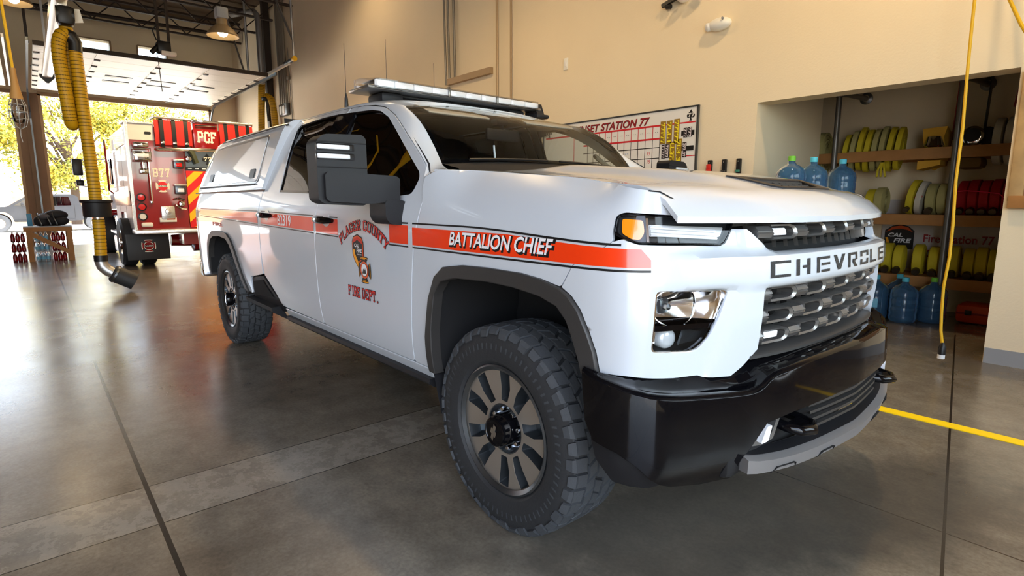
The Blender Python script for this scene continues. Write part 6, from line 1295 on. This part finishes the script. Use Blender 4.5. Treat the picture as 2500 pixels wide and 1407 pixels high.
for x, c_, lb_ in ((.22, 'ink', 'black strap hanging on the alcove back wall'), (-.06, 'maroon', 'dark red strap hanging beside the shelf post')):
    k = MB(); k.bar((x, 5.95, 2.9), (x-.02, 5.95, 2.05), .10, .01); tag(k.build('hanging_strap', MT[c_], None, 0), lb_, 'strap')
k = MB(); k.bar((.47, 5.95, 2.62), (.44, 5.95, 2.36), .10, .02); tag(k.build('hanging_strap', MT['maroon'], None, 0), 'faded red strap at the right end of the alcove back wall', 'strap')
sg = thing('station_sign', 'white fire station sign leaning behind the hoses on the alcove back wall', 'sign', (.1, 6.05, .9)); k = MB(); k.rbox((.15, 6.07, .93), (1.78, .02, .86), .004); k.build('sign_panel', mat('sign_white', rgb(196, 190, 188), .5), sg)
SF = lambda u, v, off=0.: Vector((u, 6.058-off, v))
for tx, cx, cz, w_, h_ in (('Fire Station 77', .06, .885, .68, .10), ('1300 Athens Ave', .06, .70, .80, .085), ('Placer County', -.02, 1.245, .74, .11)): lettering('sign_lettering', tx, SF, MT['maroon'], sg, 1, cx, cz, .02, 0, (w_, h_), .003)
s0 = decal('sign_shield', [(-.70, .80), (-.70, .97), (-.62, 1.03), (-.53, 1.05), (-.45, 1.03), (-.38, .97), (-.38, .74), (-.55, .74)], SF, MT['ink'], sg, .002, .3); decal('shield_banner', [(-.69, .95), (-.62, 1.015), (-.53, 1.035), (-.45, 1.015), (-.39, .95), (-.45, .98), (-.53, .995), (-.62, .98)], SF, MT['orange'], s0, .004, .3); lettering('shield_word', 'CAL', SF, MT['vinyl'], s0, 1, -.58, .915, .03, .2, (.16, .05), .005); lettering('shield_word', 'FIRE', SF, MT['vinyl'], s0, 1, -.50, .845, .03, .2, (.19, .055), .005); decal('shield_state', [(-.69, .88), (-.66, .88), (-.64, .80), (-.58, .745), (-.66, .76)], SF, MT['gold'], s0, .004, .3)
def hose_roll(x, y, z, R, w, m_, label, tilt=0., coupling=True, grp='rolled fire hoses on the alcove shelves', flatk=1., turn=0.):
    """a flat hose doubled and rolled: arched loop of several layers standing on its edge"""
    t = thing('hose_roll', label, 'fire hose', (x, y, z), grp); k = MB(); lay = 4
    tr = lambda p: Vector((x, y, z))+Matrix.Rotation(turn, 3, 'Z') @ (Matrix.Rotation(tilt, 3, 'Y') @ Vector(p))
    for j in range(lay):
        r = R*(1-j*.19); n = 22; ring = []
        for i in range(n):
            a = 2*PI*i/n; cy, cz = r*math.cos(a)*flatk, r*math.sin(a)+R; th_ = .018; ring.append([tr((sx*w/2*q, cy*(1+th_*e/r), (cz-R)*(1+th_*e/r)+R)) for sx, q, e in ((-1, 1, 0), (-1, .8, 1), (1, .8, 1), (1, 1, 0), (1, .8, -1), (-1, .8, -1))])
        ring.append(ring[0]); k.loft(ring, closed=True)
    fix(k.build('hose_coil', m_, t, 50))
    if coupling: k = MB(); c0 = tr((0, -R*.75*flatk, R*.35)); k.lathe([(0, .10), (w*.36, .10), (w*.40, .085), (w*.40, .055), (w*.34, .05), (w*.34, 0), (0, 0)], c0, tuple((tr((0, -1, -.35))-tr((0, 0, 0)))), 16); k.build('coupling', MT['brass'], t)

TOPN = ('leftmost thin yellow hose roll on the top shelf', 'second roll on the top shelf from the corner post, pale', 'third roll on the top shelf from the corner post, yellow', 'fourth roll on the top shelf from the corner post, pale', 'fifth roll on the top shelf from the corner post, yellow', 'sixth roll on the top shelf from the corner post, pale', 'seventh roll on the top shelf from the corner post, bright yellow', 'last yellow roll of the row on the top shelf')
for i, (x, m_) in enumerate(((-1.145, 'olive'), (-1.06, 'olive2'), (-.98, 'olive'), (-.90, 'olive'), (-.82, 'olive2'), (-.74, 'olive2'), (-.655, 'olive'), (-.57, 'olive'))):
    hose_roll(x, 5.77, 1.72+.012*(i % 3), (.225, .24, .25, .245, .24, .245, .25, .24)[i], .062, MT[m_], TOPN[i], tilt=.08, coupling=False, turn=.12, flatk=.78)
hose_roll(-1.42, 5.78, 1.72, .25, .10, MT['olive2'], 'pale hose roll half hidden behind the alcove corner', coupling=False, flatk=.82)
t = thing('hose_strap', 'yellow strap ends dangling below the top shelf rolls', 'strap', (-.66, 5.5, 1.7))
for dx in (-.03, 0, .035): k = MB(); k.tube([(-.66+dx*.4, 5.56, 1.80), (-.66+dx, 5.52, 1.72), (-.65+dx*1.4, 5.50, 1.63)], .012, 6); k.build('strap_end', MT['olive'], t)
for i, x in enumerate((.375, .475)): hose_roll(x, 5.79, 1.75, .235, .08, MT['hosew'], ('left pale hose roll at the right end of the top shelf', 'right pale hose roll at the right end of the top shelf')[i], coupling=False, flatk=.85)
t = thing('hose_bundle', 'tan canvas hose bundle with silver nozzle on the top shelf', 'hose bundle', (-.18, 5.68, 1.72)); k = MB(); k.loft([[Vector((-.29, 5.6, 2.08)), Vector((-.29, 5.58, 2.165)), Vector((-.06, 5.58, 2.175)), Vector((-.09, 5.6, 2.06)), Vector((-.18, 5.6, 2.03))], [Vector((-.30, 5.85, 1.75)), Vector((-.29, 5.85, 2.1)), Vector((-.06, 5.85, 2.1)), Vector((-.08, 5.85, 1.78)), Vector((-.2, 5.85, 1.70))]], closed=True, caps=True); fix(k.build('canvas_cover', MT['tanbag'], t)); k = MB(); k.lathe([(0, 0), (.085, 0), (.10, .02), (.085, .06), (.075, .12), (.05, .13), (0, .13)], (-.18, 5.62, 1.95), n=24); k.build('nozzle_base', MT['chrome'], t)
k = MB(); k.prism([(-.13, 0), (.09, .05), (.09, .10), (-.13, .10)], (-.17, 5.53, 1.70), (1, 0, 0), (0, 0, 1), (0, .3, 0)); k.build('canvas_tail', MT['tanbag'], t)
t = thing('coupling_cap', 'round metal coupling lying on the top shelf behind the yellow cord', 'coupling', (.17, 5.66, 1.945)); k = MB(); k.lathe([(.05, -.05), (.095, -.05), (.105, -.03), (.10, .05), (.08, .06), (.0, .06)], (.17, 5.62, 2.05), (0, -1, .1), 28); k.build('cap_ring', MT['chrome'], t); k = MB(); k.lathe([(0, .062), (.075, .062)], (.17, 5.62, 2.05), (0, -1, .1), 24); k.build('cap_face', MT['ink'], t)
k = MB(); k.rbox((.27, 5.80, 2.02), (.09, .2, .26), .03); tag(k.build('dark_bag', MT['tagk']), 'small dark bag between coupling and pale rolls on the top shelf', 'bag')
k = MB(); k.rbox((.17, 5.68, 1.76), (.24, .3, .13), .05); tag(k.build('brown_bundle', mat('brown_canvas', rgb(110, 84, 40), .8)), 'brown canvas bundle hanging below the top shelf behind the cord', 'bundle')
# middle shelf
hose_roll(-.78, 5.74, 1.192, .14, .10, MT['olive'], 'yellow hose roll on the middle shelf just right of the truck hood')
hose_roll(-.68, 5.74, 1.192, .15, .10, MT['olive2'], 'grey-green hose roll on the middle shelf left of the sign lettering', coupling=False)
hose_roll(-.375, 5.76, 1.20, .19, .075, MT['olive'], 'yellow hose roll leaning right on the middle shelf', tilt=.15)
hose_roll(-.285, 5.75, 1.20, .18, .07, MT['hosew'], 'white hose roll with a red band leaning on the middle shelf', tilt=.14, coupling=False)
o = bpy.data.objects['hose_roll.%03d' % (len([q for q in bpy.data.objects if q.name.startswith('hose_roll')])-1)]
k = MB(); k.bar((-.295, 5.566, 1.385), (-.222, 5.566, 1.395), .012, .02); k.build('red_band', MT['textred'], o)
for i, x in enumerate((-.150, -.042)): hose_roll(x, 5.74, 1.192, .168, .10, MT['olive2'], ('left', 'right')[i]+' of two broad grey-green hose rolls beside the cord on the middle shelf', coupling=i == 0)
for i, x in enumerate((.135, .232, .329, .426, .523)): hose_roll(x, 5.76, 1.192, .18+.006*(i % 2), .092, MT['hoser'], ('first', 'second', 'third', 'fourth', 'fifth')[i]+' red hose roll counted from the cord on the middle shelf')
k = MB(); k.tube([(.05, 5.50, 1.44), (.18, 5.50, 1.455), (.34, 5.50, 1.44), (.47, 5.50, 1.42), (.53, 5.52, 1.36)], .006, 6); tag(k.build('tie_rope', mat('pink_rope', rgb(236, 40, 90), .5)), 'bright pink rope stretched across the red hose rolls', 'rope')
# lowest shelf
for i, (x, m_) in enumerate(((-.66, 'olive'), (-.55, 'olive'), (-.43, 'olive'), (-.23, 'olive'), (-.075, 'olive'), (.11, 'olive'), (.25, 'olive'), (.36, 'olive'), (.47, 'olive'))):
    hose_roll(x, 5.76, .481, .155+.01*(i % 2), .105, MT[m_], ('first', 'second', 'third', 'fourth', 'fifth', 'sixth', 'seventh', 'eighth', 'ninth')[i]+' yellow hose roll from the left on the lowest shelf', turn=.1)
oc = thing('equipment_case', 'orange plastic case on the alcove floor at the right', 'case', (.5, 5.5, 0)); k = MB(); k.rbox((.50, 5.55, .11), (.52, .34, .21), .05); k.build('case_body', mat('case_orange', rgb(214, 74, 30), .45), oc); k = MB(); k.rbox((.50, 5.37, .12), (.50, .012, .02), .004); k.build('case_seam', MT['maroon'], oc); k = MB(); k.rbox((.36, 5.365, .13), (.06, .02, .05), .006); k.build('case_latch', MT['ink'], oc)
# water bottles
MT['jug'] = mat('jug_blue', rgb(84, 132, 178), .08, 0, .6, trans=.6, ior=1.15); MT['capg'] = mat('cap_green', rgb(120, 200, 60), .5); MT['capb'] = mat('cap_blue', rgb(90, 200, 224), .5); MT['juglab'] = mat('jug_label', rgb(120, 190, 220), .5)
def jug(x, y, z, cap, label, lab=False):
    t = thing('water_bottle', label, 'water bottle', (x, y, z), 'blue water cooler bottles'); k = MB()
    k.lathe([(0, .012), (.06, .0), (.115, .0), (.132, .018), (.135, .06), (.130, .10), (.135, .115), (.135, .16), (.130, .175), (.135, .19), (.135, .25), (.130, .262), (.135, .275), (.135, .315), (.125, .36), (.09, .40), (.045, .425), (.033, .44), (.031, .485), (0, .485)], (x, y, z), n=32); k.build('bottle_body', MT['jug'], t, 60)
    k = MB(); k.lathe([(.034, .455), (.034, .498), (.028, .503), (0, .503)], (x, y, z), n=18); k.build('cap', MT[cap], t)
    if lab: k = MB(); d = Vector((1.3-x, -2.3-y, 0)).normalized(); p = Vector((x, y, z+.19))+d*.132; k.rbox(p, (.012, .07, .10), .004, rz=math.atan2(d.y, d.x)); k.build('label', MT['juglab'], t)
    return t
for x, y, z, c_, lb_, q in ((-.76, 3.29, 1.27, 'capg', 'blue water bottle with green cap above the truck hood, left of three', 0), (-.68, 3.60, 1.27, 'capb', 'blue water bottle with light blue cap above the hood, middle of three', 0), (-.60, 4.13, 1.27, 'capb', 'blue water bottle with light blue cap above the hood, right of three', 0),
    (-.44, 5.02, 0, 'capb', 'blue water bottle on the alcove floor nearest the truck grille', 1), (-.28, 5.27, .0, 'capb', 'blue water bottle standing at the back of the floor group', 1), (-.155, 5.0, 0, 'capb', 'blue water bottle at the front middle of the floor group', 0), (.06, 5.22, 0, 'capg', 'blue water bottle with green cap on the alcove floor', 0)): jug(x, y, z, c_, lb_, q)
rk = thing('bottle_rack', 'grey steel bottle rack behind the truck hood', 'rack', (-.68, 3.75, 0))
for z in (1.25, .75, .25): k = MB(); k.box((-.68, 3.72, z), (.34, 1.2, .03)); k.build('rack_tier', MT['pipeg'], rk, 0)
for x in (-.83, -.53):
    for y in (3.14, 4.30): k = MB(); k.cyl((x, y, 0), (x, y, 1.26), .018, n=10); k.build('rack_post', MT['pipeg'], rk)
